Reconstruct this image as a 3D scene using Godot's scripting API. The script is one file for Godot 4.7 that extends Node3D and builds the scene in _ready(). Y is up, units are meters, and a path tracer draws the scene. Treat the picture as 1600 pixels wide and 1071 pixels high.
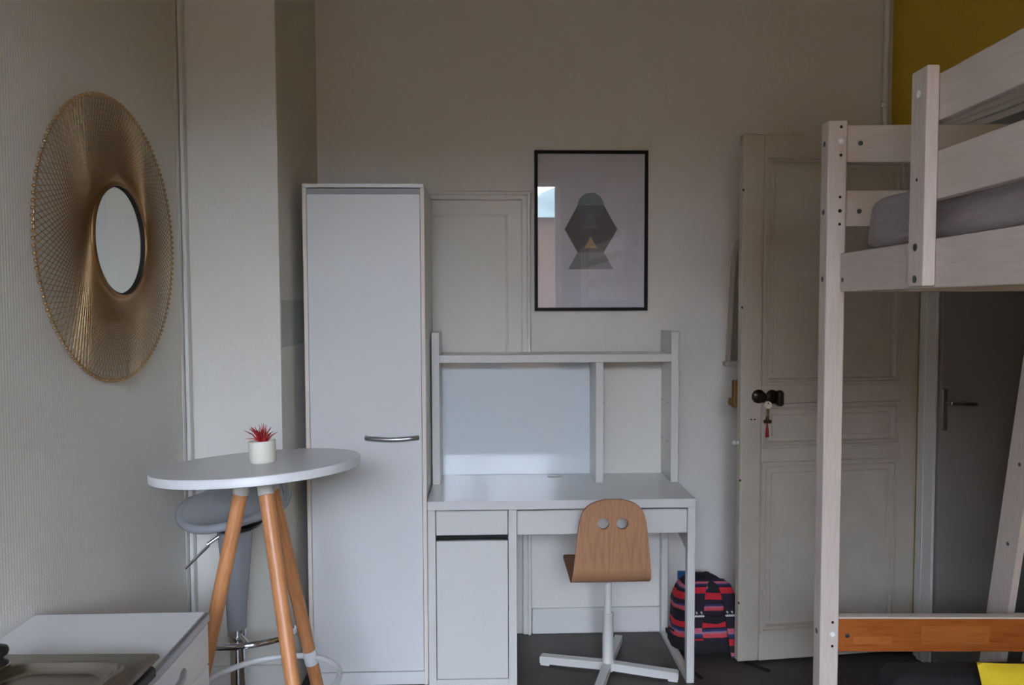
extends Node3D

# ---------------------------------------------------------------- mesh helpers
func mb() -> SurfaceTool:
	var st := SurfaceTool.new()
	st.begin(Mesh.PRIMITIVE_TRIANGLES)
	return st

func tri(st: SurfaceTool, p: Array, n: Array, u: Array = []) -> void:
	var face: Vector3 = (p[1] - p[0]).cross(p[2] - p[0])
	if face.length_squared() < 1e-18:
		return
	var order = [0, 1, 2]
	if face.dot(n[0] + n[1] + n[2]) > 0.0:
		order = [0, 2, 1]
	for i in order:
		st.set_normal(n[i])
		st.set_uv(u[i] if u else Vector2.ZERO)
		st.add_vertex(p[i])

func quad(st: SurfaceTool, a: Vector3, b: Vector3, c: Vector3, d: Vector3, n: Array, u: Array = []) -> void:
	tri(st, [a, b, c], [n[0], n[1], n[2]], [u[0], u[1], u[2]] if u else [])
	tri(st, [a, c, d], [n[0], n[2], n[3]], [u[0], u[2], u[3]] if u else [])

func flat(st: SurfaceTool, a: Vector3, b: Vector3, c: Vector3, d: Vector3, n: Vector3, u: Array = []) -> void:
	quad(st, a, b, c, d, [n, n, n, n], u)

# box with softly rounded edges, from corner lo to corner hi
func box(st: SurfaceTool, lo: Vector3, hi: Vector3, bev: float = 0.002, xf: Transform3D = Transform3D()) -> void:
	var c := (lo + hi) / 2.0
	var h := (hi - lo) / 2.0
	var b: float = minf(bev, minf(h.x, minf(h.y, h.z)) * 0.9)
	var at := func(s: Vector3, axis: int) -> Vector3:
		var q := h - Vector3(b, b, b)
		q[axis] = h[axis]
		return xf * (c + q * s)
	for axis in 3:
		var i := (axis + 1) % 3
		var j := (axis + 2) % 3
		for s in [-1.0, 1.0]:
			var n := Vector3.ZERO
			n[axis] = s
			var wn: Vector3 = (xf.basis * n).normalized()
			var ps: Array = []
			for k in [[-1, -1], [1, -1], [1, 1], [-1, 1]]:
				var v := Vector3.ZERO
				v[axis] = s
				v[i] = k[0]
				v[j] = k[1]
				ps.append(at.call(v, axis))
			flat(st, ps[0], ps[1], ps[2], ps[3], wn)
		for s in [-1.0, 1.0]:
			for t in [-1.0, 1.0]:
				var v0 := Vector3.ZERO
				v0[axis] = -1.0
				v0[i] = s
				v0[j] = t
				var v1 := v0
				v1[axis] = 1.0
				var ni := Vector3.ZERO
				ni[i] = s
				var nj := Vector3.ZERO
				nj[j] = t
				var wi: Vector3 = (xf.basis * ni).normalized()
				var wj: Vector3 = (xf.basis * nj).normalized()
				quad(st, at.call(v0, i), at.call(v1, i), at.call(v1, j), at.call(v0, j), [wi, wi, wj, wj])
	for sx in [-1.0, 1.0]:
		for sy in [-1.0, 1.0]:
			for sz in [-1.0, 1.0]:
				var v := Vector3(sx, sy, sz)
				tri(st, [at.call(v, 0), at.call(v, 1), at.call(v, 2)], [(xf.basis * Vector3(sx, 0, 0)).normalized(), (xf.basis * Vector3(0, sy, 0)).normalized(), (xf.basis * Vector3(0, 0, sz)).normalized()])

func one_box(lo: Vector3, hi: Vector3, bev: float = 0.002, xf: Transform3D = Transform3D()) -> SurfaceTool:
	var st := mb()
	box(st, lo, hi, bev, xf)
	return st

# profile of (radius, height) turned round the y axis
func lathe(st: SurfaceTool, prof: Array, segs: int = 32, xf: Transform3D = Transform3D(), sharp: float = 45.0) -> void:
	var m := prof.size() - 1
	var ns: Array = []
	for i in m:
		var d: Vector2 = prof[i + 1] - prof[i]
		ns.append(Vector2(d.y, -d.x).normalized())
	for i in m:
		var n0: Vector2 = ns[i]
		var n1: Vector2 = ns[i]
		if i > 0 and absf(rad_to_deg(ns[i].angle_to(ns[i - 1]))) < sharp:
			n0 = (ns[i] + ns[i - 1]).normalized()
		if i < m - 1 and absf(rad_to_deg(ns[i].angle_to(ns[i + 1]))) < sharp:
			n1 = (ns[i] + ns[i + 1]).normalized()
		for k in segs:
			var a0 := TAU * k / segs
			var a1 := TAU * (k + 1) / segs
			var e0 := Vector3(cos(a0), 0, sin(a0))
			var e1 := Vector3(cos(a1), 0, sin(a1))
			var up := Vector3.UP
			var p: Vector2 = prof[i]
			var q: Vector2 = prof[i + 1]
			quad(st, xf * (e0 * p.x + up * p.y), xf * (e1 * p.x + up * p.y), xf * (e1 * q.x + up * q.y), xf * (e0 * q.x + up * q.y),
				[(xf.basis * (e0 * n0.x + up * n0.y)).normalized(), (xf.basis * (e1 * n0.x + up * n0.y)).normalized(), (xf.basis * (e1 * n1.x + up * n1.y)).normalized(), (xf.basis * (e0 * n1.x + up * n1.y)).normalized()])

func disc_profile(r: float, h: float, b: float) -> Array:
	return [Vector2(0, 0), Vector2(r - b, 0), Vector2(r - b * 0.3, b * 0.3), Vector2(r, b), Vector2(r, h - b), Vector2(r - b * 0.3, h - b * 0.3), Vector2(r - b, h), Vector2(0, h)]

# xf whose y axis runs from a to b
func along(a: Vector3, b: Vector3) -> Transform3D:
	var y := (b - a).normalized()
	var x := y.cross(Vector3.FORWARD if absf(y.z) < 0.9 else Vector3.RIGHT).normalized()
	return Transform3D(Basis(x, y, x.cross(y)), a)

func rod(st: SurfaceTool, a: Vector3, b: Vector3, r: float, segs: int = 12, r2: float = -1.0) -> void:
	var l := (b - a).length()
	var e := r if r2 < 0.0 else r2
	lathe(st, [Vector2(0, 0), Vector2(r, 0), Vector2(e, l), Vector2(0, l)], segs, along(a, b))

# tube along a list of points
func tube(st: SurfaceTool, pts: Array, r: float, segs: int = 12, closed: bool = false, flat_y: float = 1.0) -> void:
	var rings: Array = []
	var m := pts.size()
	for i in m:
		var d: Vector3
		if closed:
			d = pts[(i + 1) % m] - pts[(i + m - 1) % m]
		else:
			d = pts[mini(i + 1, m - 1)] - pts[maxi(i - 1, 0)]
		d = d.normalized()
		var side := d.cross(Vector3.UP if absf(d.y) < 0.9 else Vector3.RIGHT).normalized()
		var up := side.cross(d)
		var ring: Array = []
		for k in segs:
			var a := TAU * k / segs
			ring.append([pts[i] + side * cos(a) * r + up * sin(a) * r * flat_y, (side * cos(a) + up * sin(a)).normalized()])
		rings.append(ring)
	for i in (m if closed else m - 1):
		var p: Array = rings[i]
		var q: Array = rings[(i + 1) % m]
		for k in segs:
			var l := (k + 1) % segs
			quad(st, p[k][0], p[l][0], q[l][0], q[k][0], [p[k][1], p[l][1], q[l][1], q[k][1]])
	if not closed:
		for e in [[0, 1], [m - 1, m - 2]]:
			var n: Vector3 = (pts[e[0]] - pts[e[1]]).normalized()
			for k in segs:
				tri(st, [pts[e[0]], rings[e[0]][k][0], rings[e[0]][(k + 1) % segs][0]], [n, n, n])

# flat band of given width and thickness along points; face is the outward normal
func ribbon(st: SurfaceTool, pts: Array, w: float, th: float, face: Vector3, vlen: float = 1.0, sideways: Vector3 = Vector3.ZERO) -> void:
	var m := pts.size()
	var rows: Array = []
	var run := 0.0
	for i in m:
		var d: Vector3 = (pts[mini(i + 1, m - 1)] - pts[maxi(i - 1, 0)]).normalized()
		var side := sideways if sideways != Vector3.ZERO else d.cross(face).normalized()
		var n := side.cross(d).normalized()
		if n.dot(face) < 0.0:
			n = -n
		if i > 0:
			run += (pts[i] - pts[i - 1]).length()
		rows.append([pts[i] - side * w / 2.0, pts[i] + side * w / 2.0, n, side, run / vlen])
	for i in m - 1:
		var a = rows[i]
		var b = rows[i + 1]
		var ua := [Vector2(0.3, a[4]), Vector2(0.6, a[4]), Vector2(0.6, b[4]), Vector2(0.3, b[4])]
		var da: Vector3 = a[2] * th
		var db: Vector3 = b[2] * th
		quad(st, a[0] + da, a[1] + da, b[1] + db, b[0] + db, [a[2], a[2], b[2], b[2]], ua)
		quad(st, a[0], a[1], b[1], b[0], [-a[2], -a[2], -b[2], -b[2]], ua)
		quad(st, a[0], a[0] + da, b[0] + db, b[0], [-a[3], -a[3], -b[3], -b[3]], ua)
		quad(st, a[1], a[1] + da, b[1] + db, b[1], [a[3], a[3], b[3], b[3]], ua)
	for e in [0, m - 1]:
		var a = rows[e]
		var n: Vector3 = (pts[e] - pts[1 if e == 0 else m - 2]).normalized()
		flat(st, a[0], a[1], a[1] + a[2] * th, a[0] + a[2] * th, n)

# polygon in x,y pushed from z0 to z1
func prism(st: SurfaceTool, poly: PackedVector2Array, z0: float, z1: float, xf: Transform3D = Transform3D(), smooth: bool = false) -> void:
	var idx := Geometry2D.triangulate_polygon(poly)
	for s in [[z0, -1.0], [z1, 1.0]]:
		var n: Vector3 = (xf.basis * Vector3(0, 0, s[1] * signf(z1 - z0))).normalized()
		for i in range(0, idx.size(), 3):
			var p: Array = []
			for k in 3:
				var v := poly[idx[i + k]]
				p.append(xf * Vector3(v.x, v.y, s[0]))
			tri(st, p, [n, n, n])
	var turn := -1.0 if Geometry2D.is_polygon_clockwise(poly) else 1.0
	var m := poly.size()
	var en: Array = []
	for i in m:
		var d := (poly[(i + 1) % m] - poly[i]).normalized()
		en.append(Vector2(d.y, -d.x) * turn)
	for i in m:
		var a := poly[i]
		var b := poly[(i + 1) % m]
		var na: Vector2 = en[i]
		var nb: Vector2 = en[i]
		if smooth:
			if en[i].dot(en[(i + m - 1) % m]) > 0.7:
				na = (en[i] + en[(i + m - 1) % m]).normalized()
			if en[i].dot(en[(i + 1) % m]) > 0.7:
				nb = (en[i] + en[(i + 1) % m]).normalized()
		var wa: Vector3 = (xf.basis * Vector3(na.x, na.y, 0)).normalized()
		var wb: Vector3 = (xf.basis * Vector3(nb.x, nb.y, 0)).normalized()
		quad(st, xf * Vector3(a.x, a.y, z0), xf * Vector3(b.x, b.y, z0), xf * Vector3(b.x, b.y, z1), xf * Vector3(a.x, a.y, z1), [wa, wb, wb, wa])

# mitred moulding round a rectangle in x,y; profile of (inset, z); out is the sign of z that looks outward
func moulding(st: SurfaceTool, x0: float, y0: float, x1: float, y1: float, prof: Array, out: float, fill: bool, xf: Transform3D = Transform3D()) -> void:
	for i in prof.size() - 1:
		var p: Vector2 = prof[i]
		var q: Vector2 = prof[i + 1]
		var a := [Vector3(x0 + p.x, y0 + p.x, p.y), Vector3(x1 - p.x, y0 + p.x, p.y), Vector3(x1 - p.x, y1 - p.x, p.y), Vector3(x0 + p.x, y1 - p.x, p.y)]
		var b := [Vector3(x0 + q.x, y0 + q.x, q.y), Vector3(x1 - q.x, y0 + q.x, q.y), Vector3(x1 - q.x, y1 - q.x, q.y), Vector3(x0 + q.x, y1 - q.x, q.y)]
		for k in 4:
			var l := (k + 1) % 4
			var n: Vector3 = (a[l] - a[k]).cross(b[k] - a[k]).normalized()
			if n.z * out < -1e-4:
				n = -n
			elif absf(n.z) <= 1e-4:
				var inward: Vector3 = (Vector3((x0 + x1) / 2.0, (y0 + y1) / 2.0, 0) - (a[k] + a[l]) / 2.0)
				inward.z = 0
				if n.dot(inward) * ((p.y - q.y) * out) < 0.0:
					n = -n
			flat(st, xf * a[k], xf * a[l], xf * b[l], xf * b[k], (xf.basis * n).normalized())
	if fill:
		var q: Vector2 = prof[-1]
		flat(st, xf * Vector3(x0 + q.x, y0 + q.x, q.y), xf * Vector3(x1 - q.x, y0 + q.x, q.y), xf * Vector3(x1 - q.x, y1 - q.x, q.y), xf * Vector3(x0 + q.x, y1 - q.x, q.y), (xf.basis * Vector3(0, 0, out)).normalized())

# grid of points with smooth normals; rows of equal length
func sheet(st: SurfaceTool, g: Array, wrap: bool = false, flip: bool = false, us: float = 1.0, vs: float = 1.0) -> void:
	var m := g.size()
	var w: int = g[0].size()
	var ns: Array = []
	for i in m:
		var row: Array = []
		for k in w:
			var l: int = (k + w - 1) % w if wrap else maxi(k - 1, 0)
			var r: int = (k + 1) % w if wrap else mini(k + 1, w - 1)
			var du: Vector3 = g[i][r] - g[i][l]
			var dv: Vector3 = g[mini(i + 1, m - 1)][k] - g[maxi(i - 1, 0)][k]
			var n := du.cross(dv).normalized()
			row.append(-n if flip else n)
		ns.append(row)
	for i in m - 1:
		for k in (w if wrap else w - 1):
			var l := (k + 1) % w
			var u := [Vector2(us * k / w, vs * i / (m - 1)), Vector2(us * (k + 1) / w, vs * i / (m - 1)), Vector2(us * (k + 1) / w, vs * (i + 1) / (m - 1)), Vector2(us * k / w, vs * (i + 1) / (m - 1))]
			quad(st, g[i][k], g[i][l], g[i + 1][l], g[i + 1][k], [ns[i][k], ns[i][l], ns[i + 1][l], ns[i + 1][k]], u)

func sp(x: float, e: float) -> float:
	return signf(x) * pow(absf(x), e)

# soft box: superellipsoid with wrinkles
func soft(st: SurfaceTool, c: Vector3, h: Vector3, e: float, rows: int, cols: int, wrinkle: float, noise: FastNoiseLite, vs: float = 1.0, e2: float = -1.0) -> void:
	var g: Array = []
	var k2 := e if e2 < 0.0 else e2
	for i in rows + 1:
		var t := -PI / 2 + PI * i / rows
		t = clampf(t, -PI / 2 + 0.002, PI / 2 - 0.002)
		var row: Array = []
		for k in cols:
			var a := TAU * k / cols
			var d := Vector3(sp(cos(t), k2) * sp(cos(a), e), sp(sin(t), k2), sp(cos(t), k2) * sp(sin(a), e))
			var p := c + d * h
			if e < 0.1:
				p.x = c.x + (p.x - c.x) * (1.0 - 0.025 * (d.y + 1.0))
				p.z += 0.016 * (d.y + 1.0) * (1.0 if d.z < 0.0 else -1.0)
			if wrinkle > 0.0:
				p += d.normalized() * wrinkle * noise.get_noise_3d(p.x * 1.6, p.y * 2.6 + p.z * 0.5, p.z * 0.7)
			row.append(p)
		g.append(row)
	sheet(st, g, true, true, 1.0, vs)

# ---------------------------------------------------------------- scene helpers
var used := {}

func thing(called: String, label: String, category: String, at: Vector3 = Vector3.ZERO, turn: float = 0.0, group: String = "") -> Node3D:
	var o := Node3D.new()
	o.name = numbered(called)
	add_child(o)
	o.position = at
	o.rotation.y = turn
	tag(o, label, category, group)
	return o

func numbered(called: String) -> String:
	used[called] = used.get(called, -1) + 1
	return called if used[called] == 0 else "%s_%03d" % [called, used[called]]

func tag(o: Node, label: String, category: String, group: String = "") -> void:
	o.set_meta("label", label)
	o.set_meta("category", category)
	if group:
		o.set_meta("group", group)

func part(called: String, st: SurfaceTool, m: Material, parent: Node = self, label: String = "") -> MeshInstance3D:
	var o := MeshInstance3D.new()
	o.mesh = st.commit()
	o.mesh.surface_set_material(0, m)
	o.name = called
	parent.add_child(o, true)
	if label:
		o.set_meta("label", label)
	return o

func structure(called: String, st: SurfaceTool, m: Material, label: String, category: String) -> MeshInstance3D:
	var o := part(called, st, m)
	tag(o, label, category)
	o.set_meta("kind", "structure")
	return o

func mat(c: Color, rough: float = 0.6, metal: float = 0.0, spec: float = 0.5) -> StandardMaterial3D:
	var m := StandardMaterial3D.new()
	m.albedo_color = c
	m.roughness = rough
	m.metallic = metal
	m.metallic_specular = spec
	return m

func noise_tex(sd: int, freq: float, octaves: int, stops: Array, as_normal: bool = false, bump: float = 4.0) -> NoiseTexture2D:
	var f := FastNoiseLite.new()
	f.seed = sd
	f.frequency = freq
	f.fractal_octaves = octaves
	var t := NoiseTexture2D.new()
	t.width = 512
	t.height = 512
	t.seamless = true
	t.noise = f
	if as_normal:
		t.as_normal_map = true
		t.bump_strength = bump
	else:
		var g := Gradient.new()
		var offs := PackedFloat32Array()
		var cols := PackedColorArray()
		for s in stops:
			offs.append(s[0])
			cols.append(s[1])
		g.offsets = offs
		g.colors = cols
		t.color_ramp = g
	return t

func tri_mat(tex: Texture2D, scale: Vector3, rough: float, world: bool = false) -> StandardMaterial3D:
	var m := mat(Color.WHITE, rough)
	m.albedo_texture = tex
	m.uv1_triplanar = true
	m.uv1_world_triplanar = world
	m.uv1_scale = scale
	return m

func relief(m: StandardMaterial3D, tex: Texture2D, strength: float) -> StandardMaterial3D:
	m.normal_enabled = true
	m.normal_texture = tex
	m.normal_scale = strength
	return m

func c8(r: int, g: int, b: int) -> Color:
	return Color8(r, g, b)

var M := {}

func _ready() -> void:
	# ------------------------------------------------------------ camera, sky, exposure
	var cam := Camera3D.new()
	cam.name = "camera"
	add_child(cam)
	var pitch := 0.0497
	var yaw := 0.034
	var roll := -0.0035
	var fwd := Vector3(sin(yaw) * cos(pitch), -sin(pitch), -cos(yaw) * cos(pitch))
	var right := Vector3(cos(yaw), 0, sin(yaw))
	var up := right.cross(fwd)
	cam.transform = Transform3D(Basis(right * cos(roll) + up * sin(roll), up * cos(roll) - right * sin(roll), -fwd), Vector3(0, 1.521, 3.48))
	cam.fov = rad_to_deg(2.0 * atan(535.5 / 1200.0))
	cam.near = 0.05
	cam.far = 200.0
	cam.current = true
	var we := WorldEnvironment.new()
	we.name = "world_environment"
	var env := Environment.new()
	var sky := Sky.new()
	var sm := ProceduralSkyMaterial.new()
	sm.sky_top_color = c8(208, 220, 244)
	sm.sky_horizon_color = c8(228, 235, 247)
	sm.ground_bottom_color = c8(66, 62, 56)
	sm.ground_horizon_color = c8(90, 86, 80)
	sm.sky_energy_multiplier = 1.0
	sky.sky_material = sm
	env.background_mode = Environment.BG_SKY
	env.sky = sky
	env.tonemap_mode = Environment.TONE_MAPPER_LINEAR
	env.tonemap_exposure = 40.5
	env.sdfgi_enabled = true
	env.ssao_enabled = true
	env.ssil_enabled = true
	we.environment = env
	add_child(we)

	materials()
	room()
	outside()
	doors()
	wardrobe()
	desk()
	hutch()
	framed_poster()
	sunburst_mirror()
	arched_mirror()
	bar_stool()
	bar_table()
	potted_plant()
	desk_chair()
	dresser()
	loft_bed()
	ladder()
	sofa()
	backpack()
	keys()

func materials() -> void:
	var fine := noise_tex(3, 0.06, 3, [], true, 3.0)
	var wall_tex := noise_tex(11, 0.012, 4, [[0.0, c8(220, 217, 209)], [1.0, c8(223, 220, 212)]])
	M.wall = relief(tri_mat(wall_tex, Vector3.ONE * 0.7, 0.62, true), fine, 0.15)
	# glass-fibre wallpaper: fine upright weave
	var weave := Image.create(256, 256, false, Image.FORMAT_RGB8)
	var rng := RandomNumberGenerator.new()
	rng.seed = 5
	for x in 256:
		for y in 256:
			var v := 0.5 + 0.25 * sin(TAU * x * 32.0 / 256.0) * (1.0 if (y / 4) % 2 == 0 else 0.4) + rng.randf() * 0.25
			weave.set_pixel(x, y, Color(v, v, v))
	weave.bump_map_to_normal_map(2.0)
	M.wall_left = relief(tri_mat(wall_tex, Vector3.ONE * 3.0, 0.55, true), ImageTexture.create_from_image(weave), 0.35)
	M.yellow = relief(mat(c8(206, 172, 44), 0.6), fine, 0.15)
	M.yellow.uv1_triplanar = true
	M.wall_front = mat(c8(118, 102, 58), 0.8)
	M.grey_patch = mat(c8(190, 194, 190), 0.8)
	M.ceiling = mat(c8(158, 154, 134), 0.8)
	M.floor = tri_mat(noise_tex(21, 0.008, 5, [[0.0, c8(62, 57, 52)], [0.5, c8(72, 67, 62)], [1.0, c8(84, 78, 72)]]), Vector3.ONE * 0.8, 0.5, true)
	M.trim = mat(c8(216, 215, 210), 0.4)
	M.door_paint = tri_mat(noise_tex(31, 0.01, 4, [[0.0, c8(190, 182, 168)], [1.0, c8(200, 192, 178)]]), Vector3.ONE, 0.42)
	M.chip = mat(c8(70, 58, 48), 0.8)
	M.flush_door = mat(c8(148, 143, 136), 0.45)
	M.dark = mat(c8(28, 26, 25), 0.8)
	M.white = mat(c8(222, 223, 224), 0.32)
	M.white_warm = mat(c8(214, 213, 208), 0.3)
	M.desktop = mat(c8(216, 216, 214), 0.16)
	M.wardrobe = mat(c8(216, 216, 215), 0.35)
	M.edge = mat(c8(228, 216, 204), 0.5)
	M.strip = mat(c8(150, 150, 152), 0.4)
	M.board = mat(c8(212, 219, 222), 0.08)
	M.panel = mat(c8(216, 214, 206), 0.5)
	M.alu = mat(c8(176, 177, 180), 0.32, 1.0)
	M.grey_plastic = mat(c8(150, 154, 160), 0.22)
	M.chrome = mat(c8(220, 220, 222), 0.08, 1.0)
	M.steel = relief(mat(c8(156, 150, 142), 0.27, 1.0), fine, 0.05)
	M.steel.uv1_triplanar = true
	M.black_plastic = mat(c8(24, 23, 24), 0.35)
	M.black_frame = mat(c8(12, 12, 14), 0.5, 0.0, 0.3)
	M.gold = mat(c8(186, 154, 112), 0.33, 1.0)
	M.gold_dark = mat(c8(160, 124, 88), 0.45, 1.0)
	M.mirror = mat(c8(235, 240, 238), 0.01, 1.0)
	var g := mat(Color(1, 1, 1, 0.06), 0.0)
	g.transparency = BaseMaterial3D.TRANSPARENCY_ALPHA
	M.glass = g
	var beech := [[0.0, c8(176, 112, 68)], [0.35, c8(200, 136, 88)], [0.7, c8(212, 150, 102)], [1.0, c8(186, 122, 76)]]
	M.beech = tri_mat(noise_tex(41, 0.02, 4, beech), Vector3(9, 0.9, 9), 0.4)
	M.ply = tri_mat(noise_tex(42, 0.02, 5, [[0.0, c8(156, 110, 80)], [0.4, c8(174, 128, 96)], [0.75, c8(184, 138, 104)], [1.0, c8(164, 118, 86)]]), Vector3(7, 0.6, 7), 0.36)
	M.ply_edge = mat(c8(150, 98, 62), 0.6)
	M.orange_wood = tri_mat(noise_tex(43, 0.015, 5, [[0.0, c8(140, 70, 26)], [0.4, c8(160, 88, 36)], [0.8, c8(166, 96, 42)], [1.0, c8(146, 76, 28)]]), Vector3(0.8, 8, 8), 0.4)
	M.orange_pale = tri_mat(noise_tex(44, 0.015, 5, [[0.0, c8(160, 90, 40)], [0.5, c8(176, 106, 52)], [1.0, c8(164, 94, 44)]]), Vector3(0.8, 8, 8), 0.4)
	var wash := [[0.0, c8(200, 188, 178)], [0.5, c8(207, 195, 186)], [1.0, c8(213, 201, 192)]]
	var wash_tex := noise_tex(45, 0.02, 4, wash)
	M.wash_up = tri_mat(wash_tex, Vector3(8, 0.7, 8), 0.5)
	M.wash_long = tri_mat(wash_tex, Vector3(8, 8, 0.7), 0.5)
	M.wash_across = tri_mat(wash_tex, Vector3(0.7, 8, 8), 0.5)
	M.cap = mat(c8(240, 240, 240), 0.4)
	M.bolt = mat(c8(90, 92, 96), 0.4, 0.8)
	M.hole = mat(c8(30, 24, 20), 0.9)
	M.bedding = relief(mat(c8(158, 150, 152), 0.9), noise_tex(51, 0.012, 4, [], true, 8.0), 0.9)
	M.bedding.uv1_triplanar = true
	M.bedding.uv1_scale = Vector3(2.0, 5.0, 0.8)
	M.sofa = relief(mat(c8(34, 34, 37), 0.95), noise_tex(52, 0.2, 2, [], true, 6.0), 0.8)
	M.sofa.uv1_triplanar = true
	M.sofa.uv1_scale = Vector3.ONE * 6.0
	M.cushion = relief(mat(c8(226, 196, 40), 0.85), noise_tex(53, 0.02, 4, [], true, 4.0), 0.4)
	M.cushion.uv1_triplanar = true
	M.cushion.uv1_scale = Vector3.ONE * 3.0
	M.ceramic = mat(c8(226, 222, 208), 0.35)
	M.soil = mat(c8(62, 48, 38), 0.95)
	M.red_leaf = mat(c8(170, 26, 40), 0.5)
	M.red_tip = mat(c8(190, 80, 74), 0.5)
	M.brass = mat(c8(140, 112, 70), 0.4, 1.0)
	M.bronze = mat(c8(58, 50, 44), 0.3, 0.8)
	M.blue = mat(c8(22, 88, 140), 0.5)
	M.red = mat(c8(150, 20, 30), 0.7)
	M.strap = mat(c8(22, 22, 25), 0.8)
	M.textile = mat(Color.WHITE, 0.9)
	M.textile.albedo_texture = ImageTexture.create_from_image(stripes(1))
	M.strap_textile = mat(Color.WHITE, 0.9)
	M.strap_textile.albedo_texture = ImageTexture.create_from_image(stripes(2))
	M.brick = mat(c8(92, 66, 48), 0.9)
	M.zinc = mat(c8(120, 142, 138), 0.6)
	M.street = mat(c8(60, 58, 48), 0.9)
	M.pane = mat(c8(60, 66, 72), 0.1)

# woven stripes of the backpack: v runs up the cloth
func stripes(sd: int) -> Image:
	var im := Image.create(128, 512, false, Image.FORMAT_RGB8)
	var navy := c8(27, 26, 38)
	var ink := c8(38, 30, 46)
	var red := c8(206, 40, 54)
	var coral := c8(216, 78, 84)
	var pink := c8(206, 104, 124)
	var blue := c8(44, 58, 104)
	var pale := c8(130, 140, 178)
	var bands: Array
	if sd == 1:
		bands = [[0.0, navy], [0.08, ink], [0.22, coral], [0.265, pink], [0.29, pale], [0.3, blue], [0.33, ink], [0.35, red], [0.42, navy], [0.5, ink], [0.57, coral], [0.6, pink], [0.625, blue], [0.65, ink], [0.71, red], [0.8, navy], [0.83, blue], [0.85, pale], [0.855, pink], [0.89, ink], [0.94, navy]]
	else:
		bands = [[0.0, ink], [0.06, pink], [0.11, blue], [0.14, ink], [0.17, red], [0.255, ink], [0.73, pink], [0.8, pale], [0.81, blue], [0.855, ink], [0.875, red], [0.965, ink]]
	var rng := RandomNumberGenerator.new()
	rng.seed = sd
	for y in 512:
		for x in 128:
			var v := y / 512.0 + 0.0015 * sin(TAU * x / 16.0)
			var c: Color = bands[0][1]
			for b in bands:
				if v >= b[0]:
					c = b[1]
			var k := 0.88 + 0.18 * rng.randf() - (0.08 if x % 32 < 1 else 0.0)
			im.set_pixel(x, y, Color(c.r * k, c.g * k, c.b * k))
	return im

# ---------------------------------------------------------------- the room
const LEFT := -1.08
const RIGHT := 1.85
const FRONT := 4.6
const TOP := 3.25

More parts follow.
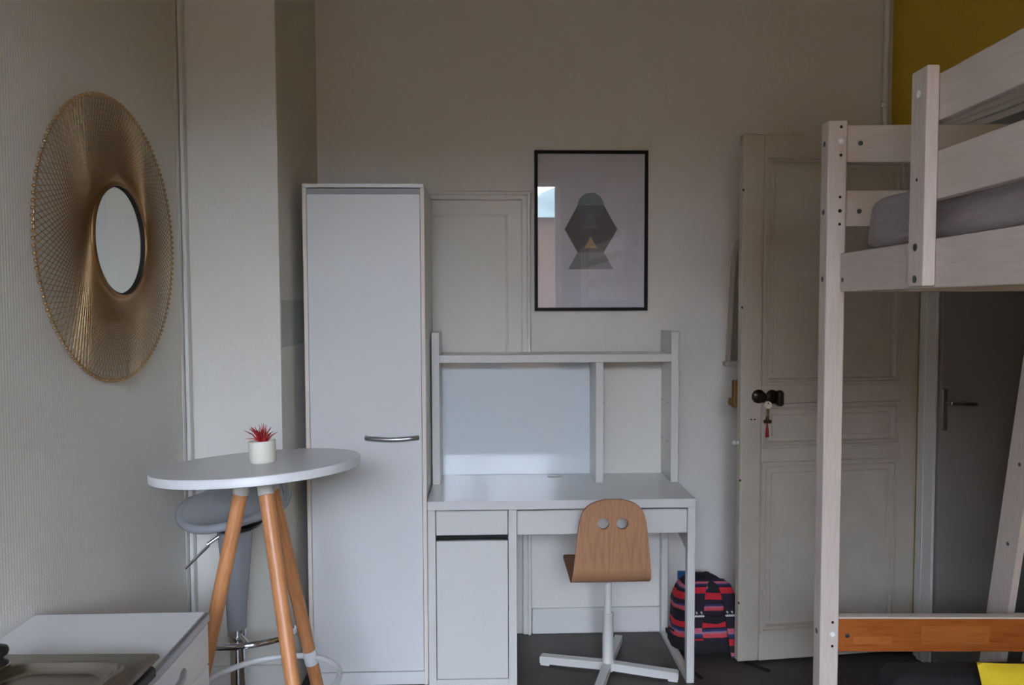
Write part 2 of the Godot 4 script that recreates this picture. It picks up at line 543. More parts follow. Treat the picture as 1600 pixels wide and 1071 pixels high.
func room() -> void:
	structure("floor", one_box(Vector3(LEFT - 0.2, -0.15, -0.2), Vector3(3.3, 0, FRONT + 0.2), 0.001), M.floor, "dark grey-brown smooth floor under the desk, chair and bed", "floor")
	structure("ceiling", one_box(Vector3(LEFT - 0.2, TOP, -0.2), Vector3(3.3, TOP + 0.2, FRONT + 0.2), 0.001), M.ceiling, "plain pale ceiling above the wardrobe and loft bed", "ceiling")
	structure("wall_back", one_box(Vector3(LEFT - 0.2, 0, -0.2), Vector3(RIGHT, TOP, 0), 0.001), M.wall, "off-white painted back wall behind the wardrobe, poster and desk", "wall")
	structure("wall_left", one_box(Vector3(LEFT - 0.2, 0, 0), Vector3(LEFT, TOP, FRONT), 0.001), M.wall_left, "pale papered left wall carrying the gold sunburst mirror", "wall")
	var chimney := structure("wall_chimney", one_box(Vector3(LEFT, 0, 0), Vector3(-0.745, TOP, 0.665), 0.002), M.wall, "white boxed-out wall pier left of the wardrobe", "wall")
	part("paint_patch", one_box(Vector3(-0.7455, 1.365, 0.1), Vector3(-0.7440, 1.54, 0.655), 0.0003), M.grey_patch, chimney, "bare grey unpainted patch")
	part("skirting", one_box(Vector3(LEFT + 0.02, 0, 0.66), Vector3(-0.737, 0.19, 0.677), 0.004), M.trim, chimney)
	# upright bead where the left wall meets the pier
	var b := mb()
	box(b, Vector3(LEFT, 0, 0.665), Vector3(LEFT + 0.018, TOP, 0.70), 0.006)
	box(b, Vector3(LEFT, 0, 0.705), Vector3(LEFT + 0.003, TOP, 0.725), 0.001)
	structure("trim_1", b, M.trim, "white upright moulding strip in the corner beside the gold mirror", "moulding")
	# right wall with the doorway
	var w := mb()
	box(w, Vector3(RIGHT, 0, -0.2), Vector3(RIGHT + 0.12, TOP, 0.39), 0.001)
	box(w, Vector3(RIGHT, 2.2, 0.39), Vector3(RIGHT + 0.12, TOP, 1.2), 0.001)
	box(w, Vector3(RIGHT, 0, 1.2), Vector3(RIGHT + 0.12, TOP, FRONT), 0.001)
	structure("wall_right", w, M.yellow, "mustard yellow side wall behind the loft bed", "wall")
	# casing of the doorway
	var cs := mb()
	for s in [[0.0, 0.02], [0.0, 0.03]]:
		pass
	box(cs, Vector3(RIGHT - 0.014, 0, 0.288), Vector3(RIGHT, 2.30, 0.41), 0.004)
	box(cs, Vector3(RIGHT - 0.02, 0, 0.325), Vector3(RIGHT - 0.012, 2.33, 0.347), 0.004)
	box(cs, Vector3(RIGHT - 0.014, 2.175, 0.39), Vector3(RIGHT + 0.122, 2.205, 1.2), 0.003)
	box(cs, Vector3(RIGHT - 0.018, 2.2, 0.37), Vector3(RIGHT, 2.30, 1.3), 0.004)
	box(cs, Vector3(RIGHT - 0.026, 2.2, 0.37), Vector3(RIGHT - 0.014, 2.225, 1.2), 0.005)
	box(cs, Vector3(RIGHT - 0.034, 2.29, 0.29), Vector3(RIGHT, 2.335, 1.3), 0.008)
	box(cs, Vector3(RIGHT - 0.018, 0, 1.2), Vector3(RIGHT, 2.30, 1.3), 0.004)
	structure("trim_2", cs, M.trim, "grey-white moulded casing round the doorway behind the bed", "moulding")
	# small vestibule behind the doorway, with the flush door facing us
	var v := mb()
	box(v, Vector3(1.97, 0, -0.2), Vector3(3.3, 2.6, 0.08), 0.001)
	box(v, Vector3(3.2, 0, 0.08), Vector3(3.3, 2.6, 1.35), 0.001)
	box(v, Vector3(1.97, 0, 1.35), Vector3(3.3, 2.6, 1.5), 0.001)
	box(v, Vector3(1.97, 2.45, 0.08), Vector3(3.2, 2.6, 1.35), 0.001)
	structure("wall_vestibule", v, M.wall, "dim walls of the small lobby beyond the doorway", "wall")
	# front wall with the tall window behind the camera
	var f := mb()
	var wx0 := -0.92
	var wx1 := 0.79
	var wy0 := 0.75
	var wy1 := 2.82
	box(f, Vector3(LEFT - 0.2, 0, FRONT), Vector3(wx0, TOP, FRONT + 0.25), 0.001)
	box(f, Vector3(wx1, 0, FRONT), Vector3(RIGHT + 0.12, TOP, FRONT + 0.25), 0.001)
	box(f, Vector3(wx0, 0, FRONT), Vector3(wx1, wy0, FRONT + 0.25), 0.001)
	box(f, Vector3(wx0, wy1, FRONT), Vector3(wx1, TOP, FRONT + 0.25), 0.001)
	structure("wall_front", f, M.wall_front, "dull mustard wall with the tall window, behind the viewer", "wall")
	var wf := mb()
	moulding(wf, wx0, wy0, wx1, wy1, [Vector2(0, FRONT + 0.2), Vector2(0, FRONT + 0.12), Vector2(0.05, FRONT + 0.12), Vector2(0.05, FRONT + 0.2)], -1.0, false)
	box(wf, Vector3((wx0 + wx1) / 2 - 0.03, wy0 + 0.05, FRONT + 0.13), Vector3((wx0 + wx1) / 2 + 0.03, wy1 - 0.05, FRONT + 0.18), 0.004)
	structure("window_1", wf, M.trim, "white frame of the tall window behind the viewer", "window")
	# baseboards
	structure("baseboard_back", one_box(Vector3(0.205, 0, 0), Vector3(RIGHT, 0.12, 0.016), 0.004), M.trim, "white skirting board along the back wall under the desk", "skirting board")
	# blocked cupboard door behind the wardrobe and desk
	var d := mb()
	box(d, Vector3(-0.72, 0, 0), Vector3(0.165, 2.0, 0.006), 0.002)
	moulding(d, -0.62, 0.16, 0.094, 1.92, [Vector2(-0.008, 0.006), Vector2(-0.004, 0.010), Vector2(0.0, 0.010), Vector2(0.006, 0.0062), Vector2(0.012, 0.0062)], 1.0, false)
	var dd := structure("door_2", d, M.wall, "white painted-shut cupboard door panel between wardrobe and poster", "door")
	var dc := mb()
	box(dc, Vector3(0.162, 0, 0), Vector3(0.203, 2.022, 0.022), 0.006)
	box(dc, Vector3(0.186, 0, 0.02), Vector3(0.203, 2.022, 0.03), 0.005)
	box(dc, Vector3(-0.76, 1.988, 0), Vector3(0.203, 2.022, 0.022), 0.006)
	box(dc, Vector3(-0.76, 2.01, 0.018), Vector3(0.209, 2.026, 0.03), 0.005)
	part("casing", dc, M.wall, dd)
	# heating pipe in the corner above the bed
	var p := mb()
	rod(p, Vector3(RIGHT - 0.045, 2.24, 0.03), Vector3(RIGHT - 0.045, TOP, 0.03), 0.0135, 20)
	lathe(p, [Vector2(0.0135, 0), Vector2(0.019, 0.004), Vector2(0.019, 0.022), Vector2(0.0135, 0.026)], 20, Transform3D(Basis(), Vector3(RIGHT - 0.045, 2.40, 0.03)))
	rod(p, Vector3(RIGHT - 0.045, 0, 0.03), Vector3(RIGHT - 0.045, 2.24, 0.03), 0.0135, 20)
	structure("trim_3", p, M.trim, "white painted heating pipe rising in the corner by the yellow wall", "pipe")

func outside() -> void:
	structure("ground", one_box(Vector3(-60, -4.2, 5.2), Vector3(60, -4.0, 70), 0.001), M.street, "grey street surface outside the window, seen only by reflection", "street")
	structure("balcony_slab", one_box(Vector3(-3, 3.06, 4.85), Vector3(3, 3.24, 6.45), 0.01), M.street, "underside of the balcony above the window, behind the viewer", "balcony")
	var t := thing("opposite_house", "brown brick house with grey-green roof, seen only mirrored in the poster glass", "house", Vector3(0, -4, 18))
	part("wall", one_box(Vector3(-14, 0, 0), Vector3(14, 7.9, 8), 0.01), M.brick, t)
	part("tall_wing", one_box(Vector3(-16, 0, -1.5), Vector3(-2.2, 9.2, 8), 0.01), M.brick, t)
	var r := mb()
	prism(r, PackedVector2Array([Vector2(-0.3, 7.9), Vector2(8.3, 7.9), Vector2(7.6, 8.4), Vector2(4, 8.8), Vector2(1.2, 8.5), Vector2(0.2, 8.15)]), -14.2, 14.2, Transform3D(Basis(Vector3(0, 0, 1), Vector3(0, 1, 0), Vector3(-1, 0, 0)), Vector3.ZERO))
	lathe(r, [Vector2(3.2, 7.9), Vector2(3.0, 8.4), Vector2(2.3, 8.95), Vector2(1.2, 9.35), Vector2(0, 9.5)], 32, Transform3D(Basis(), Vector3(4.0, 0, 2.6)))
	part("roof", r, M.zinc, t)
	for k in 9:
		for f in 3:
			var x := -12.0 + k * 2.9
			part("window", one_box(Vector3(x, 0.9 + f * 2.3, -0.04), Vector3(x + 1.0, 2.5 + f * 2.3, 0.1), 0.01), M.pane, t)

# ---------------------------------------------------------------- doors
func doors() -> void:
	var hinge := Vector3(1.883, 0, 0.264)
	var ax := (Vector3(1.051, 0, 0.35) - hinge).normalized()
	var o := Node3D.new()
	o.name = "door_1"
	add_child(o)
	o.transform = Transform3D(Basis(ax, Vector3.UP, ax.cross(Vector3.UP)), hinge)
	tag(o, "old beige panelled door standing open in front of the back wall", "door")
	o.set_meta("kind", "structure")
	var th := 0.036
	var W := 0.835
	var B := 0.012
	var H := 2.212
	var xl := 0.118
	var xr := 0.742
	var ys := [[0.131, 0.86], [0.914, 1.105], [1.179, 2.129]]
	part("stile", one_box(Vector3(0.034, B, 0), Vector3(xl, H, th), 0.004), M.door_paint, o)
	part("stile", one_box(Vector3(xr, B, 0), Vector3(W, H, th), 0.004), M.door_paint, o)
	var last := B
	for k in 4:
		var top: float = ys[k][0] if k < 3 else H
		part("rail", one_box(Vector3(xl, last, 0), Vector3(xr, top, th), 0.001), M.door_paint, o)
		if k < 3:
			last = ys[k][1]
	for y in ys:
		var s := mb()
		moulding(s, xl, y[0], xr, y[1], [Vector2(0, 0.004), Vector2(0, -0.003), Vector2(0.003, -0.010), Vector2(0.012, -0.010), Vector2(0.015, -0.001), Vector2(0.019, -0.001), Vector2(0.022, -0.007), Vector2(0.026, -0.007), Vector2(0.03, 0.011), Vector2(0.033, 0.0135), Vector2(0.049, 0.0105), Vector2(0.051, 0.0045)], -1.0, true)
		box(s, Vector3(xl, y[0], 0.012), Vector3(xr, y[1], 0.026), 0.001)
		part("panel", s, M.door_paint, o)
	# rim lock on the far face, chipped edge, knobs
	var l := mb()
	box(l, Vector3(W - 0.09, 1.085, th), Vector3(W + 0.014, 1.2, th + 0.022), 0.003)
	box(l, Vector3(W + 0.0, 1.095, th + 0.002), Vector3(W + 0.03, 1.125, th + 0.02), 0.003)
	part("rim_lock", l, M.brass, o, "brass rim lock on the door edge")
	var hk := mb()
	lathe(hk, [Vector2(0, 0), Vector2(0.009, 0), Vector2(0.006, 0.006), Vector2(0.011, 0.016), Vector2(0.006, 0.022), Vector2(0, 0.023)], 14, along(Vector3(W, 0.94, 0.02), Vector3(W + 0.02, 0.94, 0.02)))
	part("hook", hk, M.white, o, "small white hook")
	for yy in [1.98, 1.5, 0.78, 0.26]:
		part("paint_chip", one_box(Vector3(W - 0.006, yy, -0.0012), Vector3(W + 0.0008, yy + 0.009, 0.003), 0.0004), M.chip, o)
	for xx in [0.772, 0.787]:
		var s := mb()
		rod(s, Vector3(xx, 1.039, 0.004), Vector3(xx, 1.039, -0.0006), 0.0038, 10)
		part("screw_hole", s, M.hole, o)
	var fwd := Vector3(0, 0, -1)
	var k1 := mb()
	lathe(k1, [Vector2(0, 0), Vector2(0.029, 0), Vector2(0.029, 0.004), Vector2(0.026, 0.008), Vector2(0.012, 0.012), Vector2(0.011, 0.024), Vector2(0.02, 0.03), Vector2(0.022, 0.036), Vector2(0.018, 0.042), Vector2(0, 0.044)], 28, along(Vector3(0.757, 1.135, 0), Vector3(0.757, 1.135, -0.05)))
	part("lock_escutcheon", k1, M.bronze, o, "round dark bronze lock rose")
	var k2 := mb()
	lathe(k2, [Vector2(0, 0), Vector2(0.03, 0), Vector2(0.029, 0.005), Vector2(0.012, 0.01), Vector2(0.011, 0.03), Vector2(0, 0.03)], 28, along(Vector3(0.697, 1.132, 0), Vector3(0.697, 1.132, -0.05)))
	box(k2, Vector3(0.672, 1.098, -0.062), Vector3(0.7, 1.164, -0.03), 0.009)
	part("door_knob", k2, M.bronze, o, "flattened dark bronze turn knob")
	# hinges
	for yy in [0.25, 1.15, 1.95]:
		var s := mb()
		rod(s, Vector3(0.028, yy, -0.004), Vector3(0.028, yy + 0.11, -0.004), 0.006, 12)
		part("hinge", s, M.chip, o)
	# modern flush door in the lobby
	var e := Node3D.new()
	e.name = "door_3"
	add_child(e)
	e.position = Vector3(1.853, 0, 0.395)
	tag(e, "dark grey flush door with steel lever, under the loft bed", "door")
	e.set_meta("kind", "structure")
	part("door_leaf", one_box(Vector3(0, 0.008, 0), Vector3(0.86, 2.04, 0.03), 0.003), M.flush_door, e)
	var jm := mb()
	box(jm, Vector3(0.862, 0, -0.01), Vector3(0.875, 2.04, 0.034), 0.002)
	part("hinge_strip", jm, M.alu, e)
	var h := part("handle_plate", one_box(Vector3(0.004, 1.0, 0.0302), Vector3(0.026, 1.17, 0.037), 0.003), M.alu, e, "steel handle plate")
	var lv := mb()
	rod(lv, Vector3(0.016, 1.118, 0.035), Vector3(0.016, 1.118, 0.085), 0.008, 16)
	tube(lv, [Vector3(0.014, 1.118, 0.08), Vector3(0.05, 1.118, 0.084), Vector3(0.08, 1.116, 0.084), Vector3(0.115, 1.114, 0.08)], 0.008, 14)
	part("lever", lv, M.chrome, h)

# ---------------------------------------------------------------- furniture
func wardrobe() -> void:
	var t := thing("wardrobe", "tall narrow white wardrobe with one door and bow handle, between pier and desk", "wardrobe", Vector3(-0.706, 0, 0.03))
	var w := 0.4685
	var h := 1.99
	var d := 0.435
	var c := mb()
	box(c, Vector3(0, 0, 0), Vector3(0.0155, h - 0.016, d), 0.001)
	box(c, Vector3(w - 0.0155, 0, 0), Vector3(w, h - 0.016, d), 0.001)
	box(c, Vector3(0.0155, 0.055, 0), Vector3(w - 0.0155, 0.071, d - 0.03), 0.001)
	box(c, Vector3(0.0155, 0.05, 0), Vector3(w - 0.0155, h - 0.016, 0.008), 0.001)
	part("carcass", c, M.wardrobe, t)
	part("top_panel", one_box(Vector3(0, h - 0.016, 0), Vector3(w, h, d + 0.004), 0.0015), M.white_warm, t)
	var ed := mb()
	box(ed, Vector3(-0.0006, 0, d - 0.0002), Vector3(0.0135, h - 0.016, d + 0.001), 0.0005)
	box(ed, Vector3(w - 0.0135, 0, d - 0.0002), Vector3(w + 0.0006, h - 0.016, d + 0.001), 0.0005)
	part("edge_band", ed, M.edge, t, "cream edge band")
	part("top_strip", one_box(Vector3(0.0155, h - 0.04, d - 0.04), Vector3(w - 0.0155, h - 0.017, d - 0.012), 0.001), M.strip, t, "grey strip above the door")
	part("plinth", one_box(Vector3(0.0155, 0, d - 0.02), Vector3(w - 0.0155, 0.052, d - 0.004), 0.001), M.wardrobe, t)
	var dr := part("door", one_box(Vector3(0.0165, 0.057, d - 0.016), Vector3(w - 0.0165, h - 0.041, d), 0.0012), M.wardrobe, t)
	var hd := mb()
	var pts: Array = []
	for k in 17:
		var a := k / 16.0
		pts.append(Vector3(0.231 + 0.208 * a, 0.998 - 0.004 * sin(PI * a), d + 0.002 + 0.022 * pow(sin(PI * a), 0.6)))
	tube(hd, pts, 0.007, 12, false, 1.4)
	part("handle", hd, M.alu, dr, "silver bow handle")

func desk() -> void:
	var t := thing("desk", "white desk with drawer pedestal on the left and open sled leg on the right", "desk", Vector3(-0.2335, 0, 0.02))
	var w := 1.063
	var d := 0.48
	var m: Material = M.white_warm
	part("desktop", one_box(Vector3(0, 0.714, 0), Vector3(w, 0.75, d), 0.002), M.desktop, t)
	part("side_panel", one_box(Vector3(0.001, 0, 0.0), Vector3(0.032, 0.7135, d - 0.002), 0.0015), m, t)
	part("side_panel", one_box(Vector3(0.318, 0, 0.0), Vector3(0.351, 0.7135, d - 0.002), 0.0015), m, t)
	var inner := mb()
	box(inner, Vector3(0.032, 0.04, 0.0), Vector3(0.318, 0.7, 0.006), 0.001)
	box(inner, Vector3(0.032, 0.035, 0.0), Vector3(0.318, 0.05, d - 0.03), 0.001)
	part("pedestal_back", inner, m, t)
	part("plinth", one_box(Vector3(0.032, 0, d - 0.022), Vector3(0.318, 0.033, d - 0.004), 0.001), m, t)
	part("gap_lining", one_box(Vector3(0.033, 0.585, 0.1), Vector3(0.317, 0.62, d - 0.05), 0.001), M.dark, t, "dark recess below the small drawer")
	var dw := part("drawer", one_box(Vector3(0.0345, 0.615, d - 0.018), Vector3(0.3155, 0.7105, d - 0.002), 0.0012), m, t)
	part("drawer_box", one_box(Vector3(0.045, 0.62, 0.05), Vector3(0.305, 0.69, d - 0.018), 0.001), m, dw)
	part("cabinet_door", one_box(Vector3(0.0345, 0.0365, d - 0.018), Vector3(0.3155, 0.591, d - 0.002), 0.0012), m, t)
	var dw2 := part("drawer", one_box(Vector3(0.3535, 0.612, d - 0.020), Vector3(1.0275, 0.7075, d - 0.004), 0.0012), m, t)
	part("drawer_box", one_box(Vector3(0.37, 0.63, 0.05), Vector3(1.01, 0.69, d - 0.02), 0.001), m, dw2)
	var lg := mb()
	box(lg, Vector3(1.03, 0, d - 0.034), Vector3(1.061, 0.7135, d - 0.002), 0.0015)
	box(lg, Vector3(1.03, 0, 0.034), Vector3(1.061, 0.024, d - 0.034), 0.0015)
	box(lg, Vector3(1.03, 0, 0.002), Vector3(1.061, 0.7135, 0.034), 0.0015)
	part("sled_leg", lg, m, t)
	var br := mb()
	prism(br, PackedVector2Array([Vector2(0.034, 0.713), Vector2(d - 0.034, 0.713), Vector2(d - 0.034, 0.525), Vector2(0.06, 0.62), Vector2(0.034, 0.62)]), 1.036, 1.055, Transform3D(Basis(Vector3(0, 0, 1), Vector3(0, 1, 0), Vector3(1, 0, 0)), Vector3.ZERO))
	part("corner_brace", br, m, t)
	var cg := mb()
	lathe(cg, [Vector2(0.034, 0.0), Vector2(0.035, 0.0025), Vector2(0.031, 0.0035), Vector2(0.029, 0.001), Vector2(0.0, 0.001)], 28, Transform3D(Basis().scaled(Vector3(1, 1, 0.62)), Vector3(0.538, 0.7501, 0.06)))
	part("cable_cover", cg, m, t, "oval cable outlet cover")

func hutch() -> void:
	var t := thing("desk_hutch", "white shelf unit with whiteboard back standing on the desk", "shelf unit", Vector3(-0.2335, 0.75, 0.02))
	var m: Material = M.white_warm
	var w := 1.063
	var d := 0.2
	var hh := 0.652
	part("side_panel", one_box(Vector3(0.002, 0.0005, 0), Vector3(0.035, hh, d), 0.0015), m, t)
	part("side_panel", one_box(Vector3(w - 0.035, 0.0005, 0), Vector3(w - 0.002, hh, d), 0.0015), m, t)
	part("shelf", one_box(Vector3(0.035, 0.522, 0), Vector3(w - 0.035, 0.556, d - 0.002), 0.0015), m, t)
	part("divider", one_box(Vector3(0.703, 0.0005, 0), Vector3(0.736, 0.5215, d - 0.002), 0.0015), m, t)
	part("whiteboard", one_box(Vector3(0.035, 0.0005, 0.006), Vector3(0.703, 0.5215, 0.014), 0.001), M.board, t, "glossy white magnetic board")
	part("back_panel", one_box(Vector3(0.736, 0.0005, 0.006), Vector3(w - 0.035, 0.5215, 0.014), 0.001), M.panel, t)
	for y in [0.17, 0.34]:
		for z in [0.05, 0.15]:
			for s in [[0.736, 1.0], [w - 0.035, -1.0]]:
				var st := mb()
				rod(st, Vector3(s[0], y, z), Vector3(s[0] + s[1] * 0.009, y, z), 0.003, 10)
				part("shelf_pin", st, M.chrome, t)

func framed_poster() -> void:
	var t := thing("framed_poster", "black framed poster of a dark hexagon, circle and triangles above the desk", "picture", Vector3(0.221, 1.491, 0.0))
	var w := 0.512
	var h := 0.718
	var f := mb()
	moulding(f, 0, 0, w, h, [Vector2(0, 0.001), Vector2(0, 0.019), Vector2(0.001, 0.02), Vector2(0.0135, 0.02), Vector2(0.0145, 0.019), Vector2(0.0145, 0.008)], 1.0, false)
	part("frame", f, M.black_frame, t)
	part("backing", one_box(Vector3(0.004, 0.004, 0.001), Vector3(w - 0.004, h - 0.004, 0.006), 0.0005), M.dark, t)
	# the print
	var W := 560
	var H := 792
	var im := Image.create(W, H, false, Image.FORMAT_RGB8)
	im.fill(c8(206, 203, 212))
	var hexa := PackedVector2Array()
	for p in [[344, 385], [500, 385], [580, 526], [500, 662], [344, 662], [267, 526]]:
		hexa.append(Vector2(p[0], p[1]))
	var trap := PackedVector2Array([Vector2(344, 662), Vector2(500, 662), Vector2(557, 763), Vector2(289, 763)])
	var t1 := PackedVector2Array([Vector2(419, 425), Vector2(478, 522), Vector2(366, 522)])
	var t2 := PackedVector2Array([Vector2(422, 532), Vector2(500, 662), Vector2(344, 662)])
	var t3 := PackedVector2Array([Vector2(421, 570), Vector2(461, 638), Vector2(384, 638)])
	var cc := Vector2(422, 389)
	for y in H:
		for x in W:
			# crop pixels of the print area: x 108..742, y 82..992
			var p := Vector2(108.0 + 634.0 * x / W, 82.0 + 910.0 * y / H)
			var col := Color(0, 0, 0, 0)
			var in_c := p.distance_to(cc) < 79.0
			if Geometry2D.is_point_in_polygon(p, trap):
				col = c8(122, 122, 126)
			if Geometry2D.is_point_in_polygon(p, hexa):
				col = c8(46, 44, 46)
				if Geometry2D.is_point_in_polygon(p, t2):
					col = c8(70, 66, 66)
				if Geometry2D.is_point_in_polygon(p, t1):
					col = c8(84, 84, 86)
			if in_c:
				col = c8(104, 124, 132) if col.a == 0.0 else (c8(60, 76, 86) if not Geometry2D.is_point_in_polygon(p, t1) else c8(76, 94, 104))
			if Geometry2D.is_point_in_polygon(p, t3):
				col = c8(190, 158, 104)
			if col.a > 0.0:
				im.set_pixel(x, y, col)
	var pm := mat(Color.WHITE, 0.8)
	pm.albedo_texture = ImageTexture.create_from_image(im)
	var pr := mb()
	var z := 0.0095
	box(pr, Vector3(0.012, 0.012, 0.006), Vector3(w - 0.012, h - 0.012, 0.009), 0.0003)
	flat(pr, Vector3(0.0145, 0.0145, z), Vector3(w - 0.0145, 0.0145, z), Vector3(w - 0.0145, h - 0.0145, z), Vector3(0.0145, h - 0.0145, z), Vector3(0, 0, 1), [Vector2(0, 1), Vector2(1, 1), Vector2(1, 0), Vector2(0, 0)])
	part("print", pr, pm, t)
	part("glass", one_box(Vector3(0.0142, 0.0142, 0.012), Vector3(w - 0.0142, h - 0.0142, 0.014), 0.0002), M.glass, t)

func sunburst_mirror() -> void:
	# local: x points out of the wall, hung at its centre; base at the wall
	var t := thing("sunburst_mirror", "large round sunburst mirror of gold wires and beads on the left wall", "mirror", Vector3(LEFT, 1.708, 1.222))
	var R := 0.403
	var ri := 0.166
	var xo := 0.016
	var xi := 0.032
	var N := 142
	var wires := mb()
	var beads := mb()
	for k in N:
		var a := TAU * (k + 0.5) / N
		var p := Vector3(xo, sin(a) * R, cos(a) * R)
		lathe(beads, [Vector2(0, -0.0052), Vector2(0.0028, -0.0044), Vector2(0.0047, -0.0022), Vector2(0.0052, 0), Vector2(0.0047, 0.0022), Vector2(0.0028, 0.0044), Vector2(0, 0.0052)], 10, Transform3D(Basis(), p), 80.0)
		for s in [-1.0, 1.0]:
			var b: float = a + s * deg_to_rad(62.0)
			var q := Vector3(xi if s > 0 else xi - 0.008, sin(b) * ri, cos(b) * ri)
			var xf := along(p, q)
			var l := (q - p).length()
			lathe(wires, [Vector2(0.0011, 0), Vector2(0.0011, l)], 6, xf)
	var o := part("wires", wires, M.gold, t, "crossing straight gold wires")
	o.set_meta("kind", "stuff")
	o = part("beads", beads, M.gold, t, "ring of small gold beads")
	o.set_meta("kind", "stuff")
	var rim := mb()
	var ring := func(r: float, x: float) -> Array:
		var pts: Array = []
		for k in 96:
			var a := TAU * k / 96
			pts.append(Vector3(x, sin(a) * r, cos(a) * r))
		return pts
	tube(rim, ring.call(R - 0.004, xo), 0.0014, 6, true)
	part("outer_hoop", rim, M.gold, t)
	var fr := mb()
	var turn := Transform3D(Basis(Vector3(0, 0, 1), Vector3(1, 0, 0), Vector3(0, 1, 0)), Vector3.ZERO)
	lathe(fr, [Vector2(0.1545, 0.033), Vector2(0.155, 0.037), Vector2(0.157, 0.039), Vector2(0.164, 0.037), Vector2(0.167, 0.032), Vector2(0.167, 0.006), Vector2(0.1545, 0.006)], 96, turn)
	part("inner_frame", fr, M.gold_dark, t, "round gold inner frame")
	var lining := mb()
	lathe(lining, [Vector2(0.1515, 0.02), Vector2(0.1515, 0.0345), Vector2(0.1544, 0.0345), Vector2(0.1544, 0.02)], 96, turn)
	part("frame_lining", lining, M.dark, t, "thin dark lining inside the frame")
	var g := mb()
	lathe(g, [Vector2(0, 0.01), Vector2(0.1513, 0.01), Vector2(0.1513, 0.0285), Vector2(0, 0.0285)], 96, turn)
	part("mirror_glass", g, M.mirror, t)

func arched_mirror() -> void:
	var t := thing("arched_mirror", "narrow arched mirror with thin cream frame, half hidden behind the open door", "mirror", Vector3(1.318, 1.236, 0.0))
	var outer := PackedVector2Array()
	var inner := PackedVector2Array()
	for s in 41:
		var a := PI * s / 40.0
		outer.append(Vector2(0.2 * cos(a), 0.46 + 0.24 * sin(a)))
		inner.append(Vector2(0.184 * cos(a), 0.46 + 0.224 * sin(a)))
	outer.append(Vector2(-0.222, 0.02))
	outer.append(Vector2(0.222, 0.02))
	inner.append(Vector2(-0.205, 0.024))
	inner.append(Vector2(0.205, 0.024))
	var f := mb()
	var m := outer.size()
	for k in m:
		var l := (k + 1) % m
		var a0 := Vector3(outer[k].x, outer[k].y, 0.022)
		var a1 := Vector3(outer[l].x, outer[l].y, 0.022)
		var b0 := Vector3(inner[k].x, inner[k].y, 0.022)
		var b1 := Vector3(inner[l].x, inner[l].y, 0.022)
		flat(f, a0, a1, b1, b0, Vector3(0, 0, 1))
		var dn := Vector3(0, 0, -0.02)
		var n := (a1 - a0).cross(Vector3(0, 0, 1)).normalized()
		flat(f, a0, a1, a1 + dn, a0 + dn, n)
		flat(f, b0, b1, b1 + dn, b0 + dn, -n)
	box(f, Vector3(-0.235, 0, 0.001), Vector3(0.235, 0.022, 0.035), 0.004)
	part("frame", f, M.door_paint, t)
	var g := mb()
	prism(g, inner, 0.002, 0.01)
	part("mirror_glass", g, M.mirror, t)

